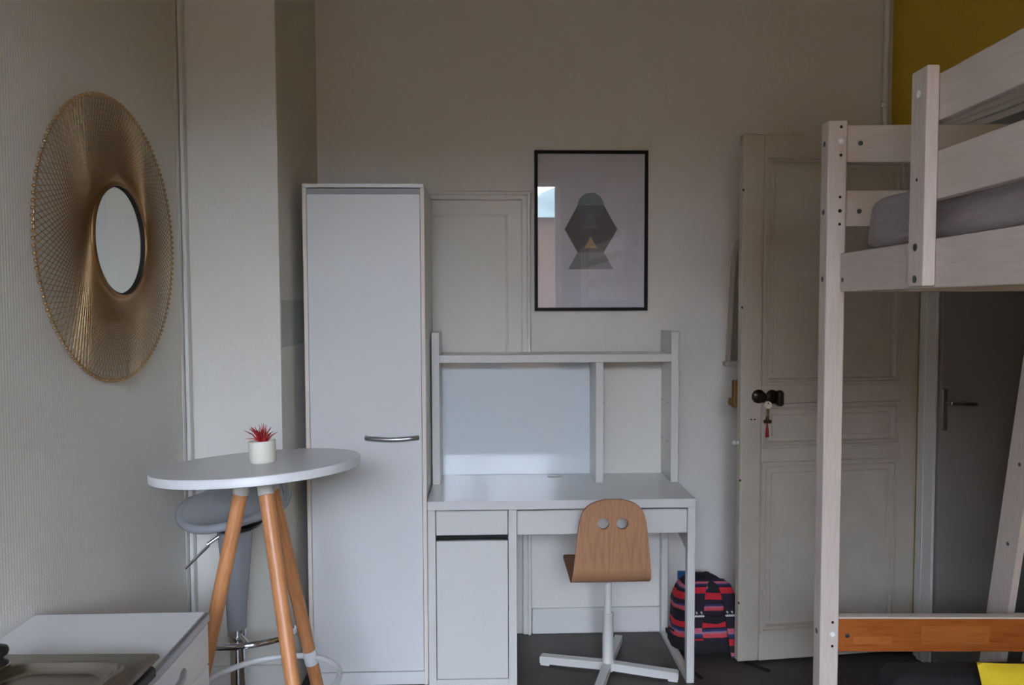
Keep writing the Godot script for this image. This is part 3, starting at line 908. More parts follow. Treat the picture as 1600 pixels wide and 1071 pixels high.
func bar_stool() -> void:
	var t := thing("bar_stool", "grey plastic gas-lift bar stool with chrome footrest, tucked behind the round table", "stool", Vector3(-0.852, 0, 0.885))
	var b := mb()
	lathe(b, [Vector2(0, 0), Vector2(0.165, 0), Vector2(0.17, 0.004), Vector2(0.165, 0.01), Vector2(0.12, 0.022), Vector2(0.06, 0.036), Vector2(0.034, 0.055), Vector2(0.03, 0.07), Vector2(0, 0.07)], 48)
	part("base", b, M.chrome, t)
	var p := mb()
	rod(p, Vector3(0, 0.06, 0), Vector3(0, 0.45, 0), 0.0245, 28)
	part("pole", p, M.chrome, t)
	var c := mb()
	lathe(c, [Vector2(0.026, 0.415), Vector2(0.03, 0.418), Vector2(0.031, 0.425), Vector2(0.034, 0.5), Vector2(0.045, 0.62), Vector2(0.053, 0.71), Vector2(0.057, 0.757), Vector2(0.064, 0.765), Vector2(0.05, 0.77), Vector2(0, 0.77)], 36)
	part("column_cover", c, M.grey_plastic, t)
	var cl := mb()
	lathe(cl, [Vector2(0.025, 0.40), Vector2(0.032, 0.402), Vector2(0.032, 0.424), Vector2(0.025, 0.426)], 28)
	part("collar", cl, M.chrome, t)
	# footrest: bracket and half ring towards the viewer
	var f := mb()
	var pts: Array = []
	for k in 25:
		var a := lerpf(deg_to_rad(-38.0), deg_to_rad(165.0), k / 24.0)
		pts.append(Vector3(0.165 * cos(a) + 0.01, 0.382, 0.10 * sin(a) - 0.055 if sin(a) < 0 else 0.11 * sin(a) - 0.055 - 0.02 * cos(a)))
	tube(f, pts, 0.0115, 14)
	rod(f, Vector3(0.01, 0.412, 0.02), Vector3(0.05, 0.384, 0.045), 0.008, 12)
	part("footrest", f, M.chrome, t)
	# lever
	var lv := mb()
	rod(lv, Vector3(-0.02, 0.765, 0.02), Vector3(-0.075, 0.728, 0.05), 0.006, 12)
	rod(lv, Vector3(-0.07, 0.725, 0.047), Vector3(-0.145, 0.652, 0.06), 0.0048, 12)
	part("lift_lever", lv, M.chrome, t)
	var pl := mb()
	lathe(pl, [Vector2(0, 0.77), Vector2(0.05, 0.77), Vector2(0.085, 0.775), Vector2(0.09, 0.785), Vector2(0, 0.785)], 32)
	part("seat_plate", pl, M.black_plastic, t, "dark plate under the seat")
	# scooped seat shell, low lip to the front and a higher rolled back
	var g: Array = []
	var rim: Array = []
	var cols := 64
	for i in 15:
		var r := i / 14.0
		var row: Array = []
		for k in cols:
			var a := TAU * k / cols
			row.append(seat_point(r, a))
		g.append(row)
	var s := mb()
	sheet(s, g, true, true)
	var g2: Array = []
	for i in 15:
		var r := 1.0 - i / 14.0
		var row: Array = []
		for k in cols:
			var a := TAU * k / cols
			var q := seat_point(r, a)
			var drop := 0.028 - 0.006 * (1.0 - r)
			row.append(Vector3(q.x * (0.985 + 0.0), q.y - drop, q.z * 0.985))
		g2.append(row)
	sheet(s, g2, true, true)
	for k in cols:
		var a := TAU * k / cols
		rim.append(seat_point(1.0, a) + Vector3(0, -0.014, 0))
	tube(s, rim, 0.0145, 10, true)
	part("seat", s, M.grey_plastic, t).rotation.y = -0.5

func seat_point(r: float, a: float) -> Vector3:
	var x := cos(a) * 0.178 * r
	var z := sin(a) * 0.165 * r
	# low in the middle, the sides lower than the back, the front lip rolls down
	var back := maxf(0.0, -sin(a))
	var front := maxf(0.0, sin(a))
	var side := absf(cos(a))
	var y := 0.808 + r * r * (0.12 * back * back + 0.055 * side * side + 0.014 * front * front)
	return Vector3(x, y, z)

func bar_table() -> void:
	var o := Vector3(-0.684, 1.0507, 1.176)
	var upv := Vector3(-0.049, 1.0, -0.0573).normalized()
	var ex := Vector3(1, 0.049, 0).normalized()
	var ez := ex.cross(upv).normalized()
	var floor_c := Vector3(-0.633, 0, 1.236)
	var t := thing("bar_table", "round white high table on three beech legs with a plant pot on it", "table", floor_c)
	var xf := Transform3D(Basis(ex, upv, ez), o - floor_c)
	var tp := mb()
	lathe(tp, [Vector2(0, -0.026), Vector2(0.297, -0.026), Vector2(0.3003, -0.024), Vector2(0.3005, -0.002), Vector2(0.299, 0), Vector2(0, 0)], 96, xf)
	part("tabletop", tp, M.white, t)
	var pl := mb()
	lathe(pl, [Vector2(0, -0.036), Vector2(0.09, -0.036), Vector2(0.09, -0.0255), Vector2(0, -0.0255)], 32, xf)
	part("mounting_plate", pl, M.white, t)
	var ring: Array = []
	var dirs: Array = []
	for k in 3:
		var a := deg_to_rad(173.8) - k * TAU / 3
		var d := ex * cos(a) + ez * sin(a)
		dirs.append(d)
		var top := xf.origin + d * 0.0397 - upv * 0.03
		var bot := xf.origin + d * 0.2979 - upv * 1.0507
		# lengthen to reach the floor plane
		var s := (0.0 - top.y) / (bot.y - top.y)
		bot = top + (bot - top) * s
		var leg := MeshInstance3D.new()
		var l := (bot - top).length()
		var lm := mb()
		lathe(lm, [Vector2(0, 0.028), Vector2(0.0215, 0.028), Vector2(0.0215, 0.3), Vector2(0.0195, l * 0.75), Vector2(0.0165, l - 0.004), Vector2(0.014, l), Vector2(0, l)], 28)
		leg.mesh = lm.commit()
		leg.mesh.surface_set_material(0, M.beech)
		leg.name = "leg"
		leg.transform = along(top, bot)
		t.add_child(leg, true)
		var cm := mb()
		lathe(cm, [Vector2(0, -0.01), Vector2(0.0225, -0.01), Vector2(0.0232, 0.0), Vector2(0.0232, 0.062), Vector2(0.0215, 0.063)], 28)
		part("collar", cm, M.white_warm, leg, "white metal collar")
		var sl := mb()
		var f := 0.62
		lathe(sl, [Vector2(0.019, l * f - 0.024), Vector2(0.0222, l * f - 0.024), Vector2(0.0216, l * f + 0.024), Vector2(0.018, l * f + 0.024)], 24)
		part("sleeve", sl, M.white, leg, "white sleeve holding the foot ring")
	var hc := xf.origin - upv * (0.03 + 1.02 * 0.62)
	for k in 64:
		var a := TAU * k / 64
		ring.append(hc + (ex * cos(a) + ez * sin(a)) * 0.205)
	var rm := mb()
	tube(rm, ring, 0.0088, 12, true)
	part("foot_ring", rm, M.white, t)

func potted_plant() -> void:
	var o := Vector3(-0.684, 1.0507, 1.176)
	var at := Vector3(-0.662, 0, 1.20)
	at.y = o.y + 0.049 * (at.x - o.x) + 0.0573 * (at.z - o.z) + 0.0006
	var t := thing("potted_plant", "small cream ceramic pot with spiky red plant on the round table", "plant", at)
	var upv := Vector3(-0.049, 1.0, -0.0573).normalized()
	var ex := Vector3(1, 0.049, 0).normalized()
	var xf := Transform3D(Basis(ex, upv, ex.cross(upv)), Vector3.ZERO)
	var p := mb()
	lathe(p, [Vector2(0, 0), Vector2(0.031, 0), Vector2(0.035, 0.003), Vector2(0.0375, 0.012), Vector2(0.0395, 0.064), Vector2(0.039, 0.066), Vector2(0.0375, 0.066), Vector2(0.036, 0.056), Vector2(0, 0.056)], 48, xf)
	part("pot", p, M.ceramic, t)
	var s := mb()
	lathe(s, [Vector2(0.0362, 0.052), Vector2(0.02, 0.058), Vector2(0, 0.06)], 24, xf)
	part("soil", s, M.soil, t)
	var rng := RandomNumberGenerator.new()
	rng.seed = 9
	for k in 34:
		var a := rng.randf() * TAU
		var out := 0.012 + 0.034 * rng.randf()
		var h := 0.03 + 0.034 * rng.randf() - out * 0.25
		var base := Vector3(rng.randf_range(-0.008, 0.008), 0.058, rng.randf_range(-0.008, 0.008))
		var tip := base + Vector3(cos(a) * out - 0.006, h, sin(a) * out)
		var mid := base.lerp(tip, 0.5) + Vector3(0, 0.007, 0)
		var l := mb()
		rod(l, base, mid, 0.0022, 7, 0.0019)
		rod(l, mid, tip, 0.0019, 7, 0.0004)
		part("leaf", l, M.red_leaf if k % 4 else M.red_tip, t)

func desk_chair() -> void:
	var t := thing("desk_chair", "child's swivel chair with bent beech shell and two round eye holes at the desk", "chair", Vector3(0.496, 0, 0.394))
	# base: four feet
	for f in [Vector3(-0.26, 0, -0.084), Vector3(0.262, 0, 0.082), Vector3(0.09, 0, -0.26), Vector3(-0.09, 0, 0.26)]:
		var d: Vector3 = f.normalized()
		var side := Vector3(-d.z, 0, d.x)
		var lm := mb()
		var xf := Transform3D(Basis(d, Vector3.UP, d.cross(Vector3.UP)), Vector3.ZERO)
		var n := PackedVector2Array([Vector2(0.012, 0.048), Vector2(0.012, 0.016), Vector2(0.2, 0.010), Vector2(0.282, 0.010), Vector2(0.286, 0.014), Vector2(0.286, 0.036), Vector2(0.28, 0.040)])
		prism(lm, n, -0.0165, 0.0165, xf)
		part("foot", lm, M.white_warm, t)
		var gl := mb()
		box(gl, Vector3(0.245, 0, -0.014), Vector3(0.284, 0.011, 0.014), 0.002, xf)
		part("glide", gl, M.white, t)
	var p := mb()
	lathe(p, [Vector2(0, 0.012), Vector2(0.026, 0.012), Vector2(0.026, 0.055), Vector2(0.0225, 0.06), Vector2(0.0225, 0.24), Vector2(0.0245, 0.242), Vector2(0.0245, 0.252), Vector2(0, 0.252)], 28)
	part("column", p, M.white_warm, t)
	var q := mb()
	rod(q, Vector3(0, 0.25, 0), Vector3(0, 0.43, 0), 0.0155, 24)
	part("piston", q, M.white_warm, t)
	var pl := mb()
	box(pl, Vector3(-0.09, 0.424, -0.07), Vector3(0.07, 0.434, 0.09), 0.003)
	part("seat_plate", pl, M.white_warm, t)
	# shell: a profile in z,y bent from seat to back, with a width for each station
	var cx := -0.018
	var prof: Array = []
	for k in 9:
		prof.append(Vector2(lerpf(-0.15, 0.135, k / 8.0), lerpf(0.442, 0.440, k / 8.0)))
	var bend := 0.075
	for k in range(1, 13):
		var a := (PI / 2 - 0.06) * k / 12.0
		prof.append(Vector2(0.135 + bend * sin(a), 0.440 + bend * (1.0 - cos(a))))
	var last: Vector2 = prof[-1]
	var dirn := Vector2(0.06, 1.0).normalized()
	for k in range(1, 25):
		prof.append(last + dirn * 0.272 * k / 24.0)
	# lengths along the profile
	var len_at: Array = [0.0]
	for k in range(1, prof.size()):
		len_at.append(len_at[-1] + (prof[k] - prof[k - 1]).length())
	var total: float = len_at[-1]
	var half := func(y: float, s: float) -> float:
		# width of the shell at arc length s
		var seat_len: float = len_at[8]
		if s < 0.012:
			return 0.1525 - 0.01 * pow(1.0 - s / 0.012, 2.0)
		if y < 0.47:
			return 0.1525
		var tab := [[0.47, 0.1525], [0.57, 0.142], [0.645, 0.1345], [0.69, 0.128], [0.72, 0.1205], [0.738, 0.113], [0.752, 0.101], [0.763, 0.087], [0.772, 0.069], [0.779, 0.047], [0.783, 0.026], [0.7855, 0.0]]
		var w := 0.0
		for k in tab.size() - 1:
			if y >= tab[k][0] and y <= tab[k + 1][0]:
				w = lerpf(tab[k][1], tab[k + 1][1], (y - tab[k][0]) / (tab[k + 1][0] - tab[k][0]))
		return w
	# outline in (u across, s along), holes cut out with a fine grid of quads
	var st := mb()
	var edge := mb()
	var th := 0.0055
	var point := func(u: float, s: float) -> Array:
		var k := 0
		while k < len_at.size() - 2 and len_at[k + 1] < s:
			k += 1
		var f: float = clampf((s - len_at[k]) / (len_at[k + 1] - len_at[k]), 0.0, 1.0)
		var p2: Vector2 = prof[k].lerp(prof[k + 1], f)
		var t0: Vector2 = (prof[mini(k + 1, prof.size() - 1)] - prof[maxi(k - 1, 0)]).normalized()
		var t1: Vector2 = (prof[mini(k + 2, prof.size() - 1)] - prof[k]).normalized()
		var tg: Vector2 = t0.lerp(t1, f).normalized()
		# slight sideways curve of the back
		var n2 := Vector2(tg.y, -tg.x)
		var pos := Vector3(cx + u, p2.y, p2.x)
		return [pos, Vector3(0, n2.y, n2.x)]
	var y_of := func(s: float) -> float:
		return point.call(0.0, s)[0].y
	# polygon outline of the blank
	var blank := PackedVector2Array()
	var steps := 110
	for k in steps + 1:
		var s: float = total * k / steps
		blank.append(Vector2(half.call(y_of.call(s), s), s))
	for k in range(steps, -1, -1):
		var s: float = total * k / steps
		var hw: float = half.call(y_of.call(s), s)
		if hw > 1e-4:
			blank.append(Vector2(-hw, s))
	var s_eye := total - (0.785 - 0.6915) / dirn.y
	var eyes: Array = []
	for e in [-1.0, 1.0]:
		var c := PackedVector2Array()
		for k in 36:
			c.append(Vector2(e * 0.0365 + 0.0225 * cos(TAU * k / 36), s_eye + 0.0225 * sin(TAU * k / 36)))
		eyes.append(c)
	# cut the blank into strips along s, subtract the eyes, bend
	for k in steps:
		var s0: float = total * k / steps
		var s1: float = total * (k + 1) / steps
		for h in [-1.0, 1.0]:
			var strip := PackedVector2Array([Vector2(0, s0), Vector2(h * 0.3, s0), Vector2(h * 0.3, s1), Vector2(0, s1)])
			for piece in Geometry2D.intersect_polygons(blank, strip):
				var left: Array = [piece]
				for eye in eyes:
					var nxt: Array = []
					for q2 in left:
						for r2 in Geometry2D.clip_polygons(q2, eye):
							if not Geometry2D.is_polygon_clockwise(r2):
								nxt.append(r2)
					left = nxt
				for poly in left:
					var idx := Geometry2D.triangulate_polygon(poly)
					for i in range(0, idx.size(), 3):
						for s in [-1.0, 1.0]:
							var ps: Array = []
							var ns: Array = []
							for j in 3:
								var v: Vector2 = poly[idx[i + j]]
								var r = point.call(v.x, v.y)
								ps.append(r[0] + r[1] * th * s)
								ns.append(r[1] * s)
							tri(st, ps, ns)
	var shell := part("seat_shell", st, M.ply, t, "bent beech plywood seat and back")
	var rims: Array = [blank, eyes[0], eyes[1]]
	for r in 3:
		edge = mb()
		var poly: PackedVector2Array = rims[r]
		var m := poly.size()
		for i in m:
			var a = point.call(poly[i].x, poly[i].y)
			var b = point.call(poly[(i + 1) % m].x, poly[(i + 1) % m].y)
			var n: Vector3 = (b[0] - a[0]).cross(a[1]).normalized()
			flat(edge, a[0] - a[1] * th, b[0] - b[1] * th, b[0] + b[1] * th, a[0] + a[1] * th, n if r == 0 else -n)
		part("shell_edge" if r == 0 else "eye_hole_edge", edge, M.ply_edge, shell)

func dresser() -> void:
	var t := thing("dresser", "low white drawer unit with grey front edge strip at lower left", "drawer unit", Vector3(LEFT + 0.002, 0, 1.645))
	var D := 0.408
	var L := 0.80
	var H := 0.785
	var m: Material = M.white
	part("top", one_box(Vector3(0, H - 0.022, 0), Vector3(D - 0.008, H, L), 0.0015), m, t)
	part("edge_strip", one_box(Vector3(D - 0.008, H - 0.022, 0), Vector3(D + 0.004, H - 0.0005, L), 0.003), M.alu, t, "grey metal edge strip")
	var c := mb()
	box(c, Vector3(0, 0, 0), Vector3(D - 0.02, H - 0.022, 0.016), 0.001)
	box(c, Vector3(0, 0, L - 0.016), Vector3(D - 0.02, H - 0.022, L), 0.001)
	box(c, Vector3(0, 0.05, 0.016), Vector3(0.01, H - 0.022, L - 0.016), 0.001)
	box(c, Vector3(0.01, 0.05, 0.016), Vector3(D - 0.02, 0.066, L - 0.016), 0.001)
	part("carcass", c, m, t)
	var ys := [[0.66, 0.758], [0.365, 0.656], [0.07, 0.361]]
	for y in ys:
		var d := part("drawer", one_box(Vector3(D - 0.019, y[0], 0.001), Vector3(D - 0.001, y[1], L - 0.001), 0.0015), m, t)
		var h := mb()
		var pts: Array = []
		var yy: float = y[1] - 0.045
		for k in 15:
			var a := k / 14.0
			pts.append(Vector3(D + 0.022 * pow(sin(PI * a), 0.5), yy, 0.155 + 0.48 * a))
		tube(h, pts, 0.007, 10, false, 1.2)
		part("handle", h, M.alu, d, "grey bow handle")
	# stainless cooking plate standing on the drawer unit
	var s := thing("sink_top", "stainless steel sink top with pressed rim at lower left corner", "sink", Vector3(-0.80, H + 0.001, 1.965), -0.03)
	var x0 := -0.16
	var x1 := 0.152
	var hh := 0.048
	var z1 := 0.40
	var xt := Transform3D(Basis(Vector3(1, 0, 0), Vector3(0, 0, -1), Vector3(0, 1, 0)), Vector3.ZERO)
	var tp := mb()
	var rows: Array = []
	var insets := [[-0.001, hh - 0.008], [0.0, hh - 0.002], [0.003, hh], [0.036, hh], [0.039, hh + 0.004], [0.044, hh + 0.005], [0.048, hh + 0.003], [0.054, hh - 0.009], [0.062, hh - 0.012], [0.1, hh - 0.013]]
	for q in insets:
		var row: Array = []
		var r: float = clampf(0.006 + q[0] * 0.9, 0.004, 0.06)
		for cidx in 4:
			var cxx: float = [x1 - q[0] - r, x0 + q[0] + r, x0 + q[0] + r, x1 - q[0] - r][cidx]
			var czz: float = [z1 - q[0] - r, z1 - q[0] - r, q[0] + r, q[0] + r][cidx]
			for k in 9:
				var a := PI / 2 * (cidx + k / 8.0)
				row.append(Vector3(cxx + r * cos(a), q[1], czz + r * sin(a)))
		rows.append(row)
	sheet(tp, rows, true, true)
	var inner: Array = rows[-1]
	var mid := Vector3((x0 + x1) / 2, insets[-1][1], z1 / 2)
	for k in inner.size():
		tri(tp, [mid, inner[k], inner[(k + 1) % inner.size()]], [Vector3.UP, Vector3.UP, Vector3.UP])
	part("steel_top", tp, M.steel, s)
	part("body", one_box(Vector3(x0 + 0.004, 0, 0.004), Vector3(x1 - 0.004, hh - 0.022, z1 - 0.004), 0.006), M.black_plastic, s, "black underside")
	var k := thing("black_knob", "small black plastic knob standing on the steel top at the left picture edge", "knob", Vector3(-0.926, H + 0.0495, 2.03))
	var kb := mb()
	lathe(kb, [Vector2(0, 0), Vector2(0.019, 0), Vector2(0.021, 0.003), Vector2(0.02, 0.013), Vector2(0.013, 0.019), Vector2(0.012, 0.024), Vector2(0.019, 0.029), Vector2(0.021, 0.035), Vector2(0.019, 0.042), Vector2(0.012, 0.046), Vector2(0, 0.047)], 28)
	part("grip", kb, M.black_plastic, k)
	var kr := mb()
	lathe(kr, [Vector2(0.0205, 0.003), Vector2(0.0222, 0.005), Vector2(0.0222, 0.009), Vector2(0.0195, 0.011)], 28)
	part("collar", kr, M.chrome, k)

func stud(parent: Node, called: String, at: Vector3, n: Vector3, r: float, m: Material, proud: float = 0.0016) -> void:
	var s := mb()
	var d := n.normalized()
	lathe(s, [Vector2(0, 0), Vector2(r, 0), Vector2(r, 0.004 + proud * 0.5), Vector2(r * 0.7, 0.004 + proud), Vector2(0, 0.004 + proud)], 12, along(at - d * 0.004, at + d))
	part(called, s, m, parent)

func loft_bed() -> void:
	var t := thing("loft_bed", "whitewashed wooden loft bed on tall posts at the right", "bed", Vector3(0.994, 0, 1.35), -0.045)
	var L := 2.05
	var W := 0.80
	# posts: far pair, near pair
	var px0 := -0.039
	var px1 := 0.016
	var posts: Array = []
	for z in [[-0.05, 0.0], [L, L + 0.05]]:
		for x in [[px0, px1], [W - 0.016, W + 0.039]]:
			posts.append(part("post", one_box(Vector3(x[0], 0, z[0]), Vector3(x[1], 2.03, z[1]), 0.004), M.wash_up, t))
	# long side rails
	part("side_rail", one_box(Vector3(0.0, 1.553, 0.0005), Vector3(0.026, 1.66, L), 0.003), M.wash_long, t)
	part("side_rail", one_box(Vector3(W - 0.026, 1.553, 0.0005), Vector3(W, 1.66, L), 0.003), M.wash_long, t)
	# guard on the near side
	var gp := part("guard_post", one_box(Vector3(-0.029, 1.557, 0.435), Vector3(-0.0005, 2.029, 0.500), 0.003), M.wash_up, t)
	part("guard_rail", one_box(Vector3(0.0, 1.744, 0.437), Vector3(0.024, 1.848, L), 0.003), M.wash_long, t)
	part("guard_rail", one_box(Vector3(0.0, 1.911, 0.437), Vector3(0.024, 2.012, L), 0.003), M.wash_long, t)
	part("guard_rail", one_box(Vector3(W - 0.024, 1.744, 0.0), Vector3(W, 1.848, L), 0.003), M.wash_long, t)
	part("guard_post", one_box(Vector3(W + 0.0005, 1.557, L - 0.6), Vector3(W + 0.029, 1.85, L - 0.535), 0.003), M.wash_up, t)
	part("guard_post", one_box(Vector3(-0.029, 1.557, L - 0.1), Vector3(-0.0005, 2.029, L - 0.04), 0.003), M.wash_up, t)
	# ends
	for z in [[-0.034, -0.010], [L + 0.012, L + 0.036]]:
		for y in [[1.553, 1.655], [1.736, 1.838], [1.915, 2.019]]:
			part("end_rail", one_box(Vector3(px1 - 0.001, y[0], z[0]), Vector3(W - 0.015, y[1], z[1]), 0.003), M.wash_across, t)
	# unpainted stretcher near the floor at the far end
	var sx := [px1 - 0.001, 0.06, 0.14, 0.255, 0.42, 0.62, W - 0.015]
	var ob := part("stretcher", one_box(Vector3(px1 - 0.001, 0.515, -0.032), Vector3(W - 0.015, 0.612, -0.008), 0.002), M.orange_wood, t, "bare orange wooden stretcher with whitewashed top")
	for k in [1, 3]:
		part("lamella", one_box(Vector3(sx[k], 0.518 + 0.02 * (k % 2), -0.0085), Vector3(sx[k + 1] + 0.03, 0.56 + 0.03 * (k / 3), -0.0073), 0.0003), M.orange_pale, ob)
	part("painted_edge", one_box(Vector3(px1 - 0.001, 0.612, -0.0335), Vector3(W - 0.015, 0.618, -0.007), 0.001), M.wash_across, ob)
	part("stretcher", one_box(Vector3(px1 - 0.001, 0.51, L + 0.012), Vector3(W - 0.015, 0.615, L + 0.036), 0.003), M.wash_across, t)
	# slats
	for k in 14:
		var z := 0.05 + k * 0.142
		part("slat", one_box(Vector3(0.027, 1.618, z), Vector3(W - 0.027, 1.634, z + 0.07), 0.002), M.wash_across, t)
	for x in [0.0265, W - 0.052]:
		part("slat_bearer", one_box(Vector3(x, 1.58, 0.01), Vector3(x + 0.0255, 1.6175, L - 0.01), 0.002), M.wash_long, t)
	# bolts, holes and caps
	var p0: Node = posts[0]
	for y in [2.011, 1.933, 1.817, 1.779, 1.742]:
		stud(p0, "bolt_hole", Vector3(-0.003, y, 0.0), Vector3(0, 0, 1), 0.0042 if y != 1.779 else 0.0055, M.hole, 0.0004)
	stud(p0, "screw_cap", Vector3(-0.003, 1.972, 0.0), Vector3(0, 0, 1), 0.0075, M.cap)
	for y in [1.968, 1.778, 1.59, 0.57]:
		stud(p0, "bolt", Vector3(px0, y, -0.025), Vector3(-1, 0, 0), 0.008, M.bolt)
	for y in [0.605, 0.535]:
		stud(p0, "bolt_hole", Vector3(-0.003, y, 0.0), Vector3(0, 0, 1), 0.0042, M.hole, 0.0004)
	stud(p0, "screw_cap", Vector3(-0.003, 0.57, 0.0), Vector3(0, 0, 1), 0.0075, M.cap)
	for y in [1.968, 1.779]:
		stud(t, "bolt", Vector3(0.055, y, -0.010), Vector3(0, 0, 1), 0.007, M.bolt)
	stud(t, "bolt", Vector3(0.0, 1.586, 0.018), Vector3(-1, 0, 0), 0.007, M.bolt)
	stud(ob, "bolt", Vector3(0.043, 0.563, -0.008), Vector3(0, 0, 1), 0.0065, M.bolt)
	for y in [1.643, 1.573]:
		stud(gp, "bolt", Vector3(-0.029, y, 0.467), Vector3(-1, 0, 0), 0.0085, M.bolt)
	stud(gp, "screw_cap", Vector3(-0.029, 1.975, 0.467), Vector3(-1, 0, 0), 0.0085, M.cap)
	stud(gp, "bolt_hole", Vector3(-0.029, 1.79, 0.467), Vector3(-1, 0, 0), 0.004, M.hole, 0.0004)
	# mattress
	var m := thing("mattress", "mattress in a wrinkled grey fitted sheet on the loft bed", "mattress", Vector3(0.994, 1.635, 1.35), -0.045)
	var nz := FastNoiseLite.new()
	nz.seed = 4
	nz.frequency = 7.0
	var s := mb()
	soft(s, Vector3(W / 2, 0.094, 0.985), Vector3(W / 2 - 0.036, 0.079, 0.976), 0.09, 40, 320, 0.015, nz, 1.0, 0.24)
	part("sheet_cover", s, M.bedding, m)

func ladder() -> void:
	var t := thing("bed_ladder", "whitewashed wooden ladder leaning under the end of the loft bed", "ladder", Vector3(1.60, 0, 1.03))
	# lean in z as it rises
	var k := 0.162
	var h := 1.5
	for x in [0.0, 0.14]:
		var s := mb()
		var poly := PackedVector2Array([Vector2(0.0, 0.0), Vector2(0.092, 0.0), Vector2(0.092 + k * h, h), Vector2(k * h, h)])
		prism(s, poly, x, x + 0.022, Transform3D(Basis(Vector3(0, 0, 1), Vector3(0, 1, 0), Vector3(1, 0, 0)), Vector3.ZERO))
		part("stile", s, M.wash_up, t)
	for y in [0.26, 0.505, 0.765, 1.02, 1.27]:
		part("rung", one_box(Vector3(0.02, y, 0.02 + k * y), Vector3(0.142, y + 0.028, 0.082 + k * y), 0.003), M.wash_across, t)
	for y in [0.78, 1.035]:
		stud(t, "screw", Vector3(0.0, y, 0.05 + k * y), Vector3(-1, 0, 0), 0.006, M.bolt)

func sofa() -> void:
	var t := thing("sofa", "low black fabric sofa under the loft bed", "sofa", Vector3(1.115, 0, 1.36), -0.03)
	var b := mb()
	var xr := 0.655
	box(b, Vector3(0.0, 0.1, 0.0), Vector3(xr, 0.50, 0.105), 0.022)
	part("backrest", b, M.sofa, t)
	part("seat", one_box(Vector3(0.005, 0.08, 0.106), Vector3(xr, 0.30, 0.72), 0.025), M.sofa, t)
	for x in [0.05, xr - 0.05]:
		for z in [0.05, 0.66]:
			var s := mb()
			rod(s, Vector3(x, 0, z), Vector3(x, 0.1, z), 0.016, 14)
			part("leg", s, M.black_plastic, t)
	# cushion leaning on the backrest
	var c := thing("cushion", "bright yellow cushion leaning on the black sofa", "cushion", Vector3(1.55, 0.30, 1.545), -0.03)
	var front: Array = []
	var n := 28
	var st := mb()
	for side in [1.0, -1.0]:
		var g: Array = []
		for i in n + 1:
			var row: Array = []
			var v := -1.0 + 2.0 * i / n
			for k in n + 1:
				var u := -1.0 + 2.0 * k / n
				var bulge: float = pow(maxf((1.0 - pow(u, 2)) * (1.0 - pow(v, 2)), 0.0), 0.42)
				var pin := 1.0 - 0.07 * (1.0 - pow(v, 2)) * absf(u) * 0.8
				var pin2 := 1.0 - 0.07 * (1.0 - pow(u, 2)) * absf(v) * 0.8
				var x := u * 0.245 * pin
				var y := v * 0.132 * pin2
				var z: float = side * 0.055 * bulge + 0.004 * sin(u * 9.0 + v * 4.0) * bulge
				row.append(Vector3(x, 0.131 + y * 0.985, z - 0.05 - y * 0.18 + 0.052))
			g.append(row)
		sheet(st, g, false, side < 0.0)
	part("cushion_cover", st, M.cushion, c)

